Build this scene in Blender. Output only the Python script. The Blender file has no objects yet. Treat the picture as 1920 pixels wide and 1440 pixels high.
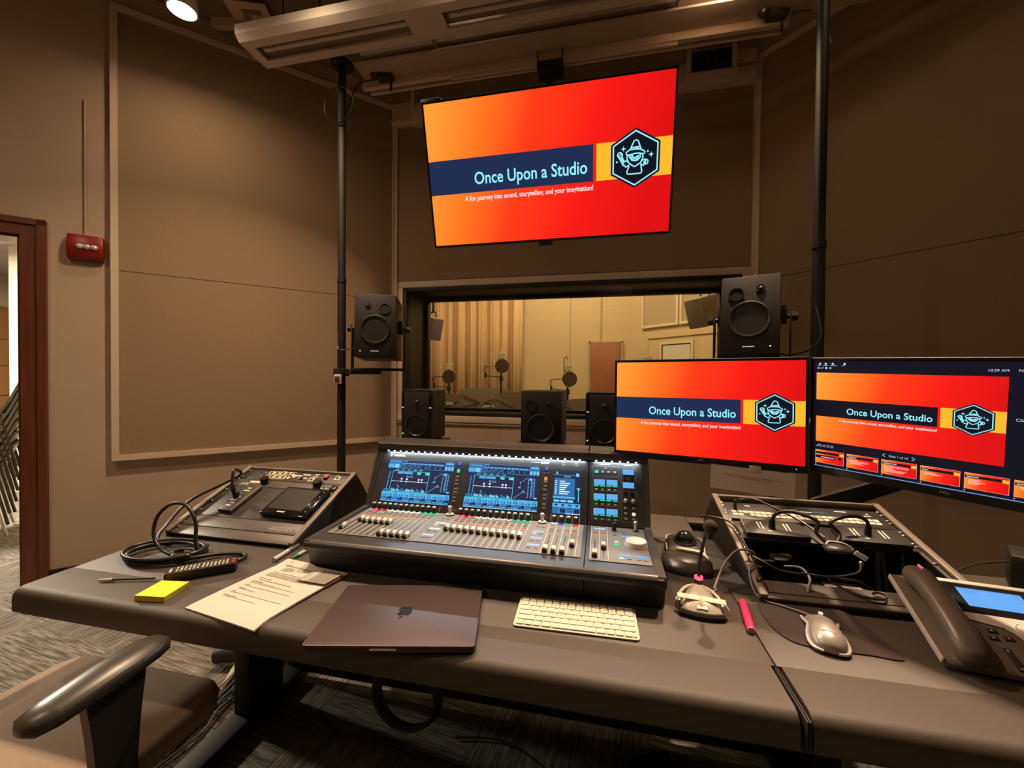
import bpy, bmesh, math, random
from mathutils import Vector, Matrix
random.seed(7)
PI = math.pi
SC = bpy.context.scene
COL = SC.collection

# ------------------------------------------------------------------ camera
EYE = Vector((0.0, 0.0, 1.316))
YAW, PITCH, ROLL, FOC = -0.2125014, -0.0141369, 0.00857048, 770.443
fw = Vector((math.sin(YAW)*math.cos(PITCH), math.cos(YAW)*math.cos(PITCH), math.sin(PITCH)))
rt = Vector((math.cos(YAW), -math.sin(YAW), 0)); up0 = rt.cross(fw)
cr = rt*math.cos(ROLL) + up0*math.sin(ROLL); cu = -rt*math.sin(ROLL) + up0*math.cos(ROLL)
cam_data = bpy.data.cameras.new('camera'); cam = bpy.data.objects.new('camera', cam_data); COL.objects.link(cam)
M = Matrix((cr, cu, -fw)).transposed().to_4x4(); M.translation = EYE; cam.matrix_world = M
cam_data.sensor_fit = 'HORIZONTAL'; cam_data.sensor_width = 36.0; cam_data.lens = 36.0*FOC/1920.0; cam_data.clip_start = 0.02
SC.camera = cam
# ------------------------------------------------------------------ world, exposure
w = bpy.data.worlds.new('world'); SC.world = w; w.use_nodes = True
w.node_tree.nodes['Background'].inputs[0].default_value = (0.9, 0.75, 0.6, 1); w.node_tree.nodes['Background'].inputs[1].default_value = 0.015
SC.view_settings.view_transform = 'Standard'; SC.view_settings.look = 'None'
SC.view_settings.exposure = 0.0; SC.view_settings.gamma = 1.0; SC.view_settings.use_curve_mapping = False
SPOT_W, STUDIO_W, ROOM_W, FILL_W = 44.0, 128.0, 260.0, 15.0
SPOTS = [(-2.37, 1.93, 3.42), (-1.55, 1.85, 3.42), (-0.75, 1.95, 3.42), (0.62, 2.32, 3.42), (1.10, 1.75, 3.42)]      # row of lamp heads over the desk (x, y, z)
FILL_SPOTS = [(-2.3, 0.0, 3.6), (-0.7, -1.4, 3.6), (1.0, -1.3, 3.6)]                                   # unseen fill lamps added over the rest of the room
CEIL = 3.85

# ------------------------------------------------------------------ materials
MATS = {}
def mat(name, col, rough=0.6, metal=0.0, emis=None, es=1.0, noise=0.0, nscale=40.0, bump=0.0, bscale=200.0, spec=0.5, coat=0.0, stretch=None):
    if name in MATS: return MATS[name]
    m = bpy.data.materials.new(name); m.use_nodes = True; nt = m.node_tree; b = nt.nodes['Principled BSDF']
    b.inputs['Base Color'].default_value = (*col, 1); b.inputs['Roughness'].default_value = rough; b.inputs['Metallic'].default_value = metal
    b.inputs['Specular IOR Level'].default_value = spec; b.inputs['Coat Weight'].default_value = coat
    if emis: b.inputs['Emission Color'].default_value = (*emis, 1); b.inputs['Emission Strength'].default_value = es
    tc = nt.nodes.new('ShaderNodeTexCoord'); mp = nt.nodes.new('ShaderNodeMapping'); nt.links.new(tc.outputs['Object'], mp.inputs[0])
    if stretch: mp.inputs['Scale'].default_value = stretch
    if noise:
        n = nt.nodes.new('ShaderNodeTexNoise'); n.inputs['Scale'].default_value = nscale; n.inputs['Detail'].default_value = 5
        nt.links.new(mp.outputs[0], n.inputs[0]); r = nt.nodes.new('ShaderNodeValToRGB'); nt.links.new(n.outputs[0], r.inputs[0])
        r.color_ramp.elements[0].position = 0.3; r.color_ramp.elements[1].position = 0.7
        r.color_ramp.elements[0].color = (*[c*(1-noise) for c in col], 1); r.color_ramp.elements[1].color = (*[min(1, c*(1+noise)) for c in col], 1)
        nt.links.new(r.outputs[0], b.inputs['Base Color'])
    if bump:
        n = nt.nodes.new('ShaderNodeTexNoise'); n.inputs['Scale'].default_value = bscale; n.inputs['Detail'].default_value = 3
        nt.links.new(mp.outputs[0], n.inputs[0]); bp = nt.nodes.new('ShaderNodeBump'); bp.inputs['Strength'].default_value = bump; bp.inputs['Distance'].default_value = 0.002
        nt.links.new(n.outputs[0], bp.inputs['Height']); nt.links.new(bp.outputs[0], b.inputs['Normal'])
    MATS[name] = m; return m
def glow(name, col, s=1.0):
    if name in MATS: return MATS[name]
    m = bpy.data.materials.new(name); m.use_nodes = True; nt = m.node_tree; b = nt.nodes['Principled BSDF']
    b.inputs['Base Color'].default_value = (0.01, 0.01, 0.012, 1); b.inputs['Roughness'].default_value = 0.35; b.inputs['Specular IOR Level'].default_value = 0.35
    b.inputs['Emission Color'].default_value = (*col, 1); b.inputs['Emission Strength'].default_value = s
    MATS[name] = m; return m
def carpet_mat():
    m = bpy.data.materials.new('carpet'); m.use_nodes = True; nt = m.node_tree; L = nt.links.new; b = nt.nodes['Principled BSDF']; b.inputs['Roughness'].default_value = 0.95
    b.inputs['Specular IOR Level'].default_value = 0.1
    tc = nt.nodes.new('ShaderNodeTexCoord')
    ck = nt.nodes.new('ShaderNodeTexChecker'); ck.inputs['Scale'].default_value = 1.64; mp0 = nt.nodes.new('ShaderNodeMapping'); mp0.inputs['Rotation'].default_value = (0, 0, 0.12); mp0.inputs['Location'].default_value = (0, 0, 0.31)
    L(tc.outputs['Object'], mp0.inputs[0]); L(mp0.outputs[0], ck.inputs[0])
    ns = []
    for sc_ in ((9, 150, 1), (150, 9, 1)):
        mp = nt.nodes.new('ShaderNodeMapping'); mp.inputs['Scale'].default_value = sc_; mp.inputs['Rotation'].default_value = (0, 0, 0); L(mp0.outputs[0], mp.inputs[0])
        n = nt.nodes.new('ShaderNodeTexNoise'); n.inputs['Scale'].default_value = 1.0; n.inputs['Detail'].default_value = 4; L(mp.outputs[0], n.inputs[0]); ns.append(n)
    mx = nt.nodes.new('ShaderNodeMixRGB'); L(ck.outputs['Fac'], mx.inputs[0]); L(ns[0].outputs[0], mx.inputs[1]); L(ns[1].outputs[0], mx.inputs[2])
    r = nt.nodes.new('ShaderNodeValToRGB'); L(mx.outputs[0], r.inputs[0])
    r.color_ramp.elements[0].position = 0.38; r.color_ramp.elements[0].color = (0.085, 0.080, 0.070, 1); r.color_ramp.elements[1].position = 0.66; r.color_ramp.elements[1].color = (0.27, 0.25, 0.21, 1)
    L(r.outputs[0], b.inputs['Base Color'])
    bp = nt.nodes.new('ShaderNodeBump'); bp.inputs['Strength'].default_value = 0.5; bp.inputs['Distance'].default_value = 0.004; L(mx.outputs[0], bp.inputs['Height']); L(bp.outputs[0], b.inputs['Normal'])
    MATS['carpet'] = m; return m
def slide_mat():                                   # the picture shown by the displays: an orange to red blend over the picture's own UVs
    m = bpy.data.materials.new('slide_background'); m.use_nodes = True; nt = m.node_tree; L = nt.links.new; b = nt.nodes['Principled BSDF']
    b.inputs['Base Color'].default_value = (0.01, 0.01, 0.01, 1); b.inputs['Roughness'].default_value = 0.3
    uv = nt.nodes.new('ShaderNodeUVMap'); sp = nt.nodes.new('ShaderNodeSeparateXYZ'); L(uv.outputs[0], sp.inputs[0])
    a = nt.nodes.new('ShaderNodeMath'); a.operation = 'MULTIPLY_ADD'; a.inputs[1].default_value = -0.16; L(sp.outputs[1], a.inputs[0]); L(sp.outputs[0], a.inputs[2])
    a2 = nt.nodes.new('ShaderNodeMath'); a2.inputs[1].default_value = 0.12; L(a.outputs[0], a2.inputs[0]); a = a2
    r = nt.nodes.new('ShaderNodeValToRGB'); L(a.outputs[0], r.inputs[0]); cr_ = r.color_ramp; cr_.interpolation = 'LINEAR'
    cr_.elements[0].position = 0.0; cr_.elements[0].color = (1.0, 0.33, 0.035, 1)
    cr_.elements[1].position = 1.0; cr_.elements[1].color = (0.72, 0.004, 0.006, 1)
    e = cr_.elements.new(0.22); e.color = (1.0, 0.18, 0.015, 1); e = cr_.elements.new(0.43); e.color = (1.0, 0.045, 0.008, 1); e = cr_.elements.new(0.70); e.color = (0.92, 0.010, 0.007, 1)
    L(r.outputs[0], b.inputs['Emission Color']); b.inputs['Emission Strength'].default_value = 1.05
    MATS['slide_background'] = m; return m
def glass_mat(name='window_glass', tint=(0.93, 0.95, 0.93), rough=0.0):
    m = bpy.data.materials.new(name); m.use_nodes = True; nt = m.node_tree; L = nt.links.new
    for n in list(nt.nodes): nt.nodes.remove(n)
    o = nt.nodes.new('ShaderNodeOutputMaterial'); t = nt.nodes.new('ShaderNodeBsdfTransparent'); t.inputs[0].default_value = (*tint, 1)
    g = nt.nodes.new('ShaderNodeBsdfGlossy'); g.inputs['Roughness'].default_value = rough; f = nt.nodes.new('ShaderNodeFresnel'); f.inputs[0].default_value = 1.45
    mx = nt.nodes.new('ShaderNodeMixShader'); L(f.outputs[0], mx.inputs[0]); L(t.outputs[0], mx.inputs[1]); L(g.outputs[0], mx.inputs[2]); L(mx.outputs[0], o.inputs[0])
    MATS[name] = m; return m

carpet_mat(); slide_mat(); glass_mat()
mat('wall_paint', (0.50, 0.385, 0.275), 0.85, noise=0.03, nscale=3, bump=0.15, bscale=60)
mat('panel_fabric', (0.34, 0.235, 0.145), 0.95, noise=0.10, nscale=220, bump=0.5, bscale=500, spec=0.1, stretch=(1, 1, 1))
mat('trim_paint', (0.68, 0.53, 0.39), 0.6)
mat('ceiling_paint', (0.26, 0.19, 0.15), 0.9)
mat('cloud_panel', (0.48, 0.37, 0.27), 0.95, noise=0.06, nscale=90, spec=0.1)
mat('fixture_white', (0.72, 0.60, 0.50), 0.5)
mat('fixture_grey', (0.30, 0.24, 0.19), 0.5, metal=0.3)
mat('black_paint', (0.009, 0.008, 0.008), 0.6)
mat('black_matte', (0.012, 0.010, 0.010), 0.8)
mat('black_plastic', (0.022, 0.021, 0.021), 0.42)
mat('black_gloss', (0.010, 0.010, 0.011), 0.12)
mat('black_rubber', (0.018, 0.017, 0.017), 0.5)
mat('speaker_paint', (0.012, 0.010, 0.010), 0.55, noise=0.1, nscale=300)
mat('cone_black', (0.024, 0.022, 0.021), 0.35)
mat('dark_metal', (0.06, 0.055, 0.05), 0.4, metal=0.8)
mat('steel', (0.55, 0.53, 0.5), 0.3, metal=1.0)
mat('screw_steel', (0.65, 0.62, 0.58), 0.25, metal=1.0)
mat('door_wood', (0.13, 0.035, 0.018), 0.4, noise=0.25, nscale=6, stretch=(14, 14, 0.6))
mat('alarm_red', (0.24, 0.014, 0.010), 0.35)
mat('clear_lens', (0.75, 0.72, 0.66), 0.1, metal=0.4)
mat('desk_laminate', (0.062, 0.051, 0.040), 0.52, noise=0.08, nscale=160, bump=0.12, bscale=900)
mat('desk_bolster', (0.060, 0.050, 0.039), 0.50, noise=0.06, nscale=100, bump=0.25, bscale=1200)
mat('desk_edge', (0.02, 0.018, 0.016), 0.6)
mat('rack_steel', (0.10, 0.088, 0.075), 0.45, metal=0.35)
mat('rack_black', (0.020, 0.018, 0.017), 0.5)
mat('rack_edge', (0.20, 0.17, 0.14), 0.5, metal=0.2)
mat('rack_panel', (0.028, 0.026, 0.024), 0.5)
mat('console_black', (0.028, 0.028, 0.031), 0.42)
mat('console_dark', (0.022, 0.021, 0.021), 0.45)
mat('console_grey', (0.15, 0.145, 0.135), 0.5)
mat('console_panel', (0.032, 0.029, 0.027), 0.4)
mat('console_rim', (0.065, 0.060, 0.058), 0.33, metal=0.3)
mat('fader_cap', (0.60, 0.62, 0.54), 0.35)
mat('knob_black', (0.012, 0.012, 0.012), 0.3)
mat('knob_grey', (0.45, 0.44, 0.40), 0.4)
mat('button_grey', (0.17, 0.16, 0.15), 0.5)
mat('line_white', (0.62, 0.60, 0.52), 0.5)
mat('jog_white', (0.68, 0.66, 0.58), 0.35)
mat('paper', (0.70, 0.63, 0.56), 0.8)
mat('paper_pink', (0.62, 0.54, 0.50), 0.85)
mat('print_ink', (0.16, 0.13, 0.12), 0.8)
mat('print_red', (0.55, 0.12, 0.09), 0.8)
mat('leaflet_grey', (0.26, 0.23, 0.20), 0.6)
mat('leaflet_light', (0.42, 0.38, 0.34), 0.6)
mat('note_yellow', (0.95, 0.78, 0.02), 0.7)
mat('note_side', (0.62, 0.48, 0.04), 0.8, noise=0.15, nscale=900, stretch=(1, 1, 30))
mat('laptop_metal', (0.098, 0.072, 0.074), 0.40, metal=0.7, noise=0.05, nscale=12)
mat('laptop_base', (0.06, 0.045, 0.045), 0.4, metal=0.7)
mat('laptop_logo', (0.008, 0.007, 0.008), 0.15)
mat('key_white', (0.72, 0.70, 0.58), 0.5)
mat('key_base', (0.66, 0.65, 0.56), 0.35, metal=0.1)
mat('key_legend', (0.3, 0.28, 0.25), 0.6)
mat('silver_plastic', (0.36, 0.33, 0.30), 0.32, metal=0.3)
mat('silver_rim', (0.62, 0.60, 0.58), 0.3, metal=0.3)
mat('mousepad_cloth', (0.038, 0.026, 0.026), 0.9, noise=0.1, nscale=500)
mat('highlighter_pink', (0.95, 0.03, 0.16), 0.4, emis=(0.9, 0.02, 0.12), es=0.0)
mat('highlighter_end', (0.55, 0.22, 0.22), 0.4)
mat('pen_white', (0.66, 0.63, 0.58), 0.35)
mat('pen_green', (0.03, 0.28, 0.17), 0.4)
mat('pen_body_green', (0.50, 0.66, 0.55), 0.4)
mat('rubber_button_red', (0.55, 0.05, 0.03), 0.5)
mat('tape_cream', (0.78, 0.72, 0.56), 0.6)
mat('mic_base_grey', (0.42, 0.39, 0.33), 0.4)
mat('foam_dark', (0.045, 0.028, 0.028), 0.95)
mat('ball_dark', (0.018, 0.024, 0.016), 0.08)
mat('phone_body', (0.125, 0.108, 0.085), 0.36)
mat('phone_silver', (0.55, 0.50, 0.46), 0.4, metal=0.15)
mat('phone_key', (0.03, 0.028, 0.026), 0.45)
mat('seat_cloth', (0.34, 0.25, 0.18), 0.8, noise=0.06, nscale=300, bump=0.2, bscale=700)
mat('arm_rubber', (0.040, 0.035, 0.030), 0.33)
mat('cable_black', (0.020, 0.019, 0.018), 0.38)
mat('cable_grey', (0.22, 0.21, 0.20), 0.5)
mat('cable_blue', (0.16, 0.28, 0.45), 0.5)
mat('cable_braid', (0.55, 0.50, 0.42), 0.6, noise=0.5, nscale=300)
mat('tie_yellow', (0.6, 0.42, 0.06), 0.6)
mat('curtain_cloth', (0.64, 0.42, 0.25), 0.9)
mat('studio_wall', (0.60, 0.44, 0.27), 0.85)
mat('studio_fabric', (0.44, 0.33, 0.21), 0.9)
mat('studio_door', (0.30, 0.10, 0.04), 0.45)
mat('music_desk', (0.20, 0.165, 0.12), 0.5)
mat('mic_chrome', (0.80, 0.76, 0.60), 0.3)
mat('pop_mesh', (0.12, 0.105, 0.09), 0.7)
mat('hall_wall', (0.72, 0.66, 0.52), 0.85)
mat('hall_ceiling', (0.6, 0.56, 0.5), 0.85)
mat('shelf_wood', (0.42, 0.20, 0.06), 0.5)
mat('chair_shell', (0.16, 0.16, 0.155), 0.5)
mat('outlet_white', (0.65, 0.58, 0.5), 0.5)
mat('label_cream', (0.72, 0.68, 0.55), 0.6)
mat('connector_cream', (0.66, 0.58, 0.42), 0.5)
mat('logo_grey', (0.30, 0.29, 0.27), 0.5)
mat('logo_white', (0.85, 0.85, 0.85), 0.4, emis=(0.8, 0.85, 0.95), es=0.5)  # faint glow mixed into the white badges and clips, which are no lamps
mat('logo_blue', (0.03, 0.22, 0.33), 0.4)
glow('lamp_glow', (1.0, 0.80, 0.52), 40.0)
glow('hall_lamp', (1.0, 0.95, 0.85), 6.0)
glow('studio_lamp', (1.0, 0.82, 0.55), 14.0)
glow('slide_navy', (0.012, 0.026, 0.085)); glow('slide_yellow', (1.0, 0.50, 0.025)); glow('slide_black', (0.004, 0.006, 0.014))
glow('slide_cyan', (0.30, 0.84, 0.96), 1.05); glow('slide_white', (1.0, 0.78, 0.80), 1.0); glow('view_dark', (0.004, 0.005, 0.014)); glow('view_white', (0.62, 0.72, 0.95), 0.9)
glow('view_bar', (0.22, 0.33, 0.62), 1.0); glow('thumb_border', (1.0, 0.36, 0.30), 0.9); glow('thumb_cream', (1.0, 0.62, 0.30), 1.0)
glow('scr_navy', (0.010, 0.016, 0.060)); glow('scr_blue', (0.02, 0.16, 0.42)); glow('scr_sky', (0.08, 0.44, 0.85)); glow('scr_pale', (0.22, 0.62, 0.90)); glow('scr_cyan', (0.05, 0.85, 0.80)); glow('scr_white', (0.7, 0.9, 1.0))
glow('scr_select', (0.0, 0.16, 0.80)); glow('scr_green', (0.01, 0.65, 0.30))
glow('led_white', (0.80, 0.92, 1.0), 6.0); glow('led_orange', (1.0, 0.24, 0.04), 0.9); glow('led_red', (0.9, 0.02, 0.05), 1.0); glow('led_green', (0.02, 0.7, 0.32), 1.0); glow('led_blue', (0.02, 0.09, 0.9), 1.0)
glow('led_cream', (1.0, 0.85, 0.60), 0.9); glow('led_lime', (0.35, 1.0, 0.25), 2.5); glow('led_pink', (1.0, 0.10, 0.18), 1.6); glow('led_cyan', (0.02, 0.75, 0.62), 1.0); glow('lcd_pale', (0.55, 0.66, 0.85), 0.9); glow('lcd_white', (0.80, 0.84, 0.80), 0.9); glow('lcd_blue', (0.12, 0.42, 0.85), 1.0)
glow('phone_lcd', (0.10, 0.40, 0.92), 1.0); glow('phone_lcd_dark', (0.05, 0.26, 0.70), 1.0); glow('led_bluewhite', (0.5, 0.7, 1.0), 1.2)
def G(n): return MATS[n]

# ------------------------------------------------------------------ mesh builder
class MB:
    """Collects shapes into one mesh. With root given, coordinates are world coordinates and are turned into root's own frame."""
    def __init__(s, root=None, X=None):
        s.v = []; s.f = []; s.m = []; s.uv = {}; s.mats = []; s.cur = 0
        s.X = X.copy() if X is not None else (root.matrix_basis.inverted() if root else Matrix.Identity(4))
    def use(s, name):
        if name not in s.mats: s.mats.append(name)
        s.cur = s.mats.index(name); return s
    def add(s, vs, fs, M=None):
        o = len(s.v); T = s.X @ M if M is not None else s.X
        s.v += [T @ Vector(p) for p in vs]; s.f += [tuple(i+o for i in f) for f in fs]; s.m += [s.cur]*len(fs); return s
    def box(s, c, size, R=None, bev=0.0, seg=2):
        x, y, z = [a/2 for a in size]; M = Matrix.Translation(c) @ (R.to_4x4() if R is not None else Matrix.Identity(4))
        if bev <= 0:
            vs = [(-x,-y,-z),(x,-y,-z),(x,y,-z),(-x,y,-z),(-x,-y,z),(x,-y,z),(x,y,z),(-x,y,z)]
            return s.add(vs, [(3,2,1,0),(4,5,6,7),(0,1,5,4),(1,2,6,5),(2,3,7,6),(3,0,4,7)], M)
        b = bmesh.new(); bmesh.ops.create_cube(b, size=1.0)
        for v in b.verts: v.co = Vector((v.co.x*2*x, v.co.y*2*y, v.co.z*2*z))
        bmesh.ops.bevel(b, geom=list(b.edges), offset=min(bev, x*.98, y*.98, z*.98), segments=seg, affect='EDGES', profile=0.5)
        b.verts.index_update(); vs = [tuple(v.co) for v in b.verts]; fs = [tuple(v.index for v in f.verts) for f in b.faces]; b.free()
        return s.add(vs, fs, M)
    def box2(s, a, b, bev=0.0, seg=2):
        return s.box([(i+j)/2 for i, j in zip(a, b)], [abs(j-i) for i, j in zip(a, b)], None, bev, seg)
    def prism(s, pts, d):                          # planar outline pts (3-D) pushed along d
        n = len(pts); d = Vector(d); vs = [Vector(p) for p in pts] + [Vector(p)+d for p in pts]
        nrm = Vector((0, 0, 0))
        for i in range(n): nrm += vs[i].cross(vs[(i+1) % n])
        fs = [tuple(range(n)), tuple(range(2*n-1, n-1, -1))] + [((i+1) % n, i, i+n, (i+1) % n+n) for i in range(n)]
        if nrm.dot(d) > 0: fs = [tuple(reversed(f)) for f in fs]
        return s.add(vs, fs)
    def poly(s, pts, uvs=None):
        s.add(pts, [tuple(range(len(pts)))])
        if uvs: s.uv[len(s.f)-1] = uvs
        return s
    def lathe(s, prof, c=(0,0,0), axis=(0,0,1), n=24, up=None):
        ax = Vector(axis).normalized(); t = Vector((0,0,1)) if abs(ax.z) < .9 else Vector((1,0,0)); a = t.cross(ax).normalized(); b = ax.cross(a); c = Vector(c)
        vs = []; fs = []
        for r, h in prof:
            for i in range(n): th = 2*PI*i/n; vs.append(c + ax*h + (a*math.cos(th)+b*math.sin(th))*r)
        for k in range(len(prof)-1):
            for i in range(n): j = (i+1) % n; fs.append((k*n+i, k*n+j, (k+1)*n+j, (k+1)*n+i))
        if prof[0][0] > 1e-6: fs.append(tuple(reversed(range(n))))
        if prof[-1][0] > 1e-6: fs.append(tuple((len(prof)-1)*n+i for i in range(n)))
        return s.add(vs, fs)
    def cyl(s, p0, p1, r, r1=None, n=16):
        p0 = Vector(p0); d = Vector(p1)-p0; return s.lathe([(r, 0), (r if r1 is None else r1, d.length)], p0, d, n)
    def ball(s, c, r, n=16, m=10, R=None):
        r = (r, r, r) if not hasattr(r, '__len__') else r; vs = [(0, 0, r[2])]; fs = []
        for k in range(1, m):
            ph = PI*k/m
            for i in range(n): th = 2*PI*i/n; vs.append((r[0]*math.sin(ph)*math.cos(th), r[1]*math.sin(ph)*math.sin(th), r[2]*math.cos(ph)))
        vs.append((0, 0, -r[2]))
        for i in range(n): fs.append((0, 1+i, 1+(i+1) % n)); fs.append((len(vs)-1, 1+(m-2)*n+(i+1) % n, 1+(m-2)*n+i))
        for k in range(m-2):
            for i in range(n): j = (i+1) % n; fs.append((1+k*n+i, 1+(k+1)*n+i, 1+(k+1)*n+j, 1+k*n+j))
        return s.add(vs, fs, Matrix.Translation(c) @ (R.to_4x4() if R is not None else Matrix.Identity(4)))
    def tube(s, pts, r, n=8, closed=False, smooth=0):
        P = [Vector(p) for p in pts]
        if smooth: P = spline(P, smooth, closed)
        m = len(P); vs = []; fs = []; nrm = None
        for i in range(m):
            if closed: t = (P[(i+1) % m]-P[i-1]).normalized()
            else: t = (P[min(i+1, m-1)]-P[max(i-1, 0)]).normalized()
            if nrm is None: nrm = (Vector((0,0,1)) if abs(t.z) < .9 else Vector((1,0,0))).cross(t).normalized()
            nrm = (nrm - t*nrm.dot(t)).normalized(); b = t.cross(nrm)
            rr = r[min(int(i*len(r)/m), len(r)-1)] if hasattr(r, '__len__') else r
            for k in range(n): th = 2*PI*k/n; vs.append(P[i]+(nrm*math.cos(th)+b*math.sin(th))*rr)
        for i in range(m if closed else m-1):
            for k in range(n): a = i*n+k; b2 = i*n+(k+1) % n; c = ((i+1) % m)*n; fs.append((a, b2, c+(k+1) % n, c+k))
        if not closed: fs.append(tuple(reversed(range(n)))); fs.append(tuple((m-1)*n+k for k in range(n)))
        return s.add(vs, fs)
    def loft(s, rings, cap=True, closed=True):
        n = len(rings[0]); vs = [p for r in rings for p in r]; fs = []
        for k in range(len(rings)-1):
            for i in range(n if closed else n-1): j = (i+1) % n; fs.append((k*n+i, k*n+j, (k+1)*n+j, (k+1)*n+i))
        if cap: fs.append(tuple(reversed(range(n)))); fs.append(tuple((len(rings)-1)*n+i for i in range(n)))
        return s.add(vs, fs)
    def stroke(s, pts, wd, M, z=0.0, closed=False):     # flat ribbon along 2-D points, placed by M
        n = len(pts); P = [Vector((p[0], p[1])) for p in pts]; vs = []; fs = []
        for i in range(n):
            a = P[i-1] if (i or closed) else P[i]; b = P[(i+1) % n] if (i < n-1 or closed) else P[i]
            t = (b-a).normalized(); q = Vector((-t.y, t.x))*wd/2; vs += [(P[i].x+q.x, P[i].y+q.y, z), (P[i].x-q.x, P[i].y-q.y, z)]
        for i in range(n if closed else n-1): j = (i+1) % n; fs.append((2*i+1, 2*j+1, 2*j, 2*i))
        return s.add(vs, fs, M)
    def rect(s, x0, y0, x1, y1, M, z=0.0, uv=False):
        s.add([(x0, y0, z), (x1, y0, z), (x1, y1, z), (x0, y1, z)], [(0, 1, 2, 3)], M)
        if uv: s.uv[len(s.f)-1] = [(0, 0), (1, 0), (1, 1), (0, 1)]
        return s
    def frame(s, x0, y0, x1, y1, t, M, z=0.0):
        return s.rect(x0, y0, x1, y0+t, M, z).rect(x0, y1-t, x1, y1, M, z).rect(x0, y0+t, x0+t, y1-t, M, z).rect(x1-t, y0+t, x1, y1-t, M, z)
    def disc(s, x, y, r, M, z=0.0, n=16, ry=None):
        ry = ry or r; return s.add([(x+r*math.cos(2*PI*i/n), y+ry*math.sin(2*PI*i/n), z) for i in range(n)], [tuple(range(n))], M)
    def text(s, txt, x, y, size, M, z=0.0, align='LEFT', width=None, bold=0.0, ext=0.0, shear=0.0):
        cu_ = bpy.data.curves.new('t', 'FONT'); cu_.body = txt; cu_.size = size; cu_.align_x = align; cu_.offset = bold; cu_.extrude = ext; cu_.resolution_u = 3; cu_.shear = shear
        ob = bpy.data.objects.new('t', cu_); COL.objects.link(ob); dg = bpy.context.evaluated_depsgraph_get(); me = bpy.data.meshes.new_from_object(ob.evaluated_get(dg))
        bpy.data.objects.remove(ob); bpy.data.curves.remove(cu_)
        if len(me.vertices):
            xs = [v.co.x for v in me.vertices]; k = width/(max(xs)-min(xs)) if width else 1.0
            s.add([(x+v.co.x*k, y+v.co.y, z+v.co.z) for v in me.vertices], [tuple(p.vertices) for p in me.polygons], M)
        bpy.data.meshes.remove(me); return s
    def mesh(s, name, default=None, angle=38):
        me = bpy.data.meshes.new(name); me.from_pydata([tuple(p) for p in s.v], [], s.f)
        for n in (s.mats or [default]): me.materials.append(G(n))
        me.polygons.foreach_set('material_index', s.m if s.mats else [0]*len(s.f))
        me.polygons.foreach_set('use_smooth', [True]*len(s.f))
        if s.uv:
            ul = me.uv_layers.new(name='UVMap')
            for fi, uvs in s.uv.items():
                for li, t in zip(me.polygons[fi].loop_indices, uvs): ul.data[li].uv = t
        me.update(); me.set_sharp_from_angle(angle=math.radians(angle)); return me
    def build(s, name, default=None, parent=None, angle=38, label=None):
        o = bpy.data.objects.new(name, s.mesh(name, default, angle)); COL.objects.link(o); o.parent = parent; LAST[0] = o
        if label: o['label'] = label
        return o
LAST = [None]
def kid(root, n): return [c for c in root.children if c.name.split('.')[0] == n][0]
def spline(P, k, closed=False):
    n = len(P); out = []
    for i in range(n if closed else n-1):
        p0 = P[i-1] if (i or closed) else P[i]; p1 = P[i]; p2 = P[(i+1) % n]; p3 = P[(i+2) % n] if (i+2 < n or closed) else P[min(i+2, n-1)]
        for j in range(k):
            t = j/k; out.append(0.5*((2*p1)+(p2-p0)*t+(2*p0-5*p1+4*p2-p3)*t*t+(3*p1-p0-3*p2+p3)*t**3))
    if not closed: out.append(P[-1])
    return out
def Rz(a): return Matrix.Rotation(a, 3, 'Z')
def Rx(a): return Matrix.Rotation(a, 3, 'X')
def Ry(a): return Matrix.Rotation(a, 3, 'Y')
def thing(name, label, cat, loc=(0,0,0), rz=0.0, group=None):
    o = bpy.data.objects.new(name, None); COL.objects.link(o); o.empty_display_size = 0.05
    o.location = loc; o.rotation_euler = (0, 0, rz); o['label'] = label; o['category'] = cat
    if group: o['group'] = group
    return o
def tag(o, label, cat, group=None):
    o['label'] = label; o['category'] = cat
    if group: o['group'] = group
    return o
def struct(o): o['kind'] = 'structure'; return o
def solo(name, mb, m, label, cat, group=None, angle=38): return tag(mb.build(name, m, None, angle), label, cat, group)
def inst(name, me, parent, loc=(0,0,0), R=None, label=None):
    o = bpy.data.objects.new(name, me); COL.objects.link(o); o.parent = parent; o.location = loc
    if R is not None: o.rotation_euler = R.to_euler()
    if label: o['label'] = label
    return o
def copy_tree(o, parent=None):
    c = o.copy(); COL.objects.link(c); c.parent = parent
    for ch in list(o.children): copy_tree(ch, c)
    return c
def frameM(o, ex, ey):                              # 4x4 whose x and y axes are ex, ey
    ex = Vector(ex).normalized(); ey = Vector(ey).normalized(); ez = ex.cross(ey)
    M = Matrix((ex, ey, ez)).transposed().to_4x4(); M.translation = Vector(o); return M
# ================================================================== THE SETTING
LC = Vector((-1.81, 3.4, 0)); LD = Vector((-1, -1, 0)).normalized(); LN = Vector((1, -1, 0)).normalized()      # left splayed wall: corner, direction, normal into the room
RC = Vector((1.12, 3.4, 0)); RD = Vector((1, -1, 0)).normalized(); RN = Vector((-1, -1, 0)).normalized()
def wallpt(c, d, n, t, z, off=0.0): p = c + d*t + n*off; return Vector((p.x, p.y, z))
def slab(mb, c, d, n, t0, t1, z0, z1, o0, o1):       # block on a splayed wall: t along the wall, z up, o out of the wall
    pts = [wallpt(c, d, n, t0, z0, o0), wallpt(c, d, n, t1, z0, o0), wallpt(c, d, n, t1, z1, o0), wallpt(c, d, n, t0, z1, o0)]
    return mb.prism(pts, n*(o1-o0))
struct(MB().box2((-9, -2.8, -0.05), (4.2, 11, 0)).build('floor', 'carpet'))
struct(MB().box2((-5, -2.7, CEIL), (4, 3.9, CEIL+0.05)).build('ceiling', 'ceiling_paint'))
m = MB(); T0, T1 = 2.26, 3.21                        # door opening along the left wall
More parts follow.
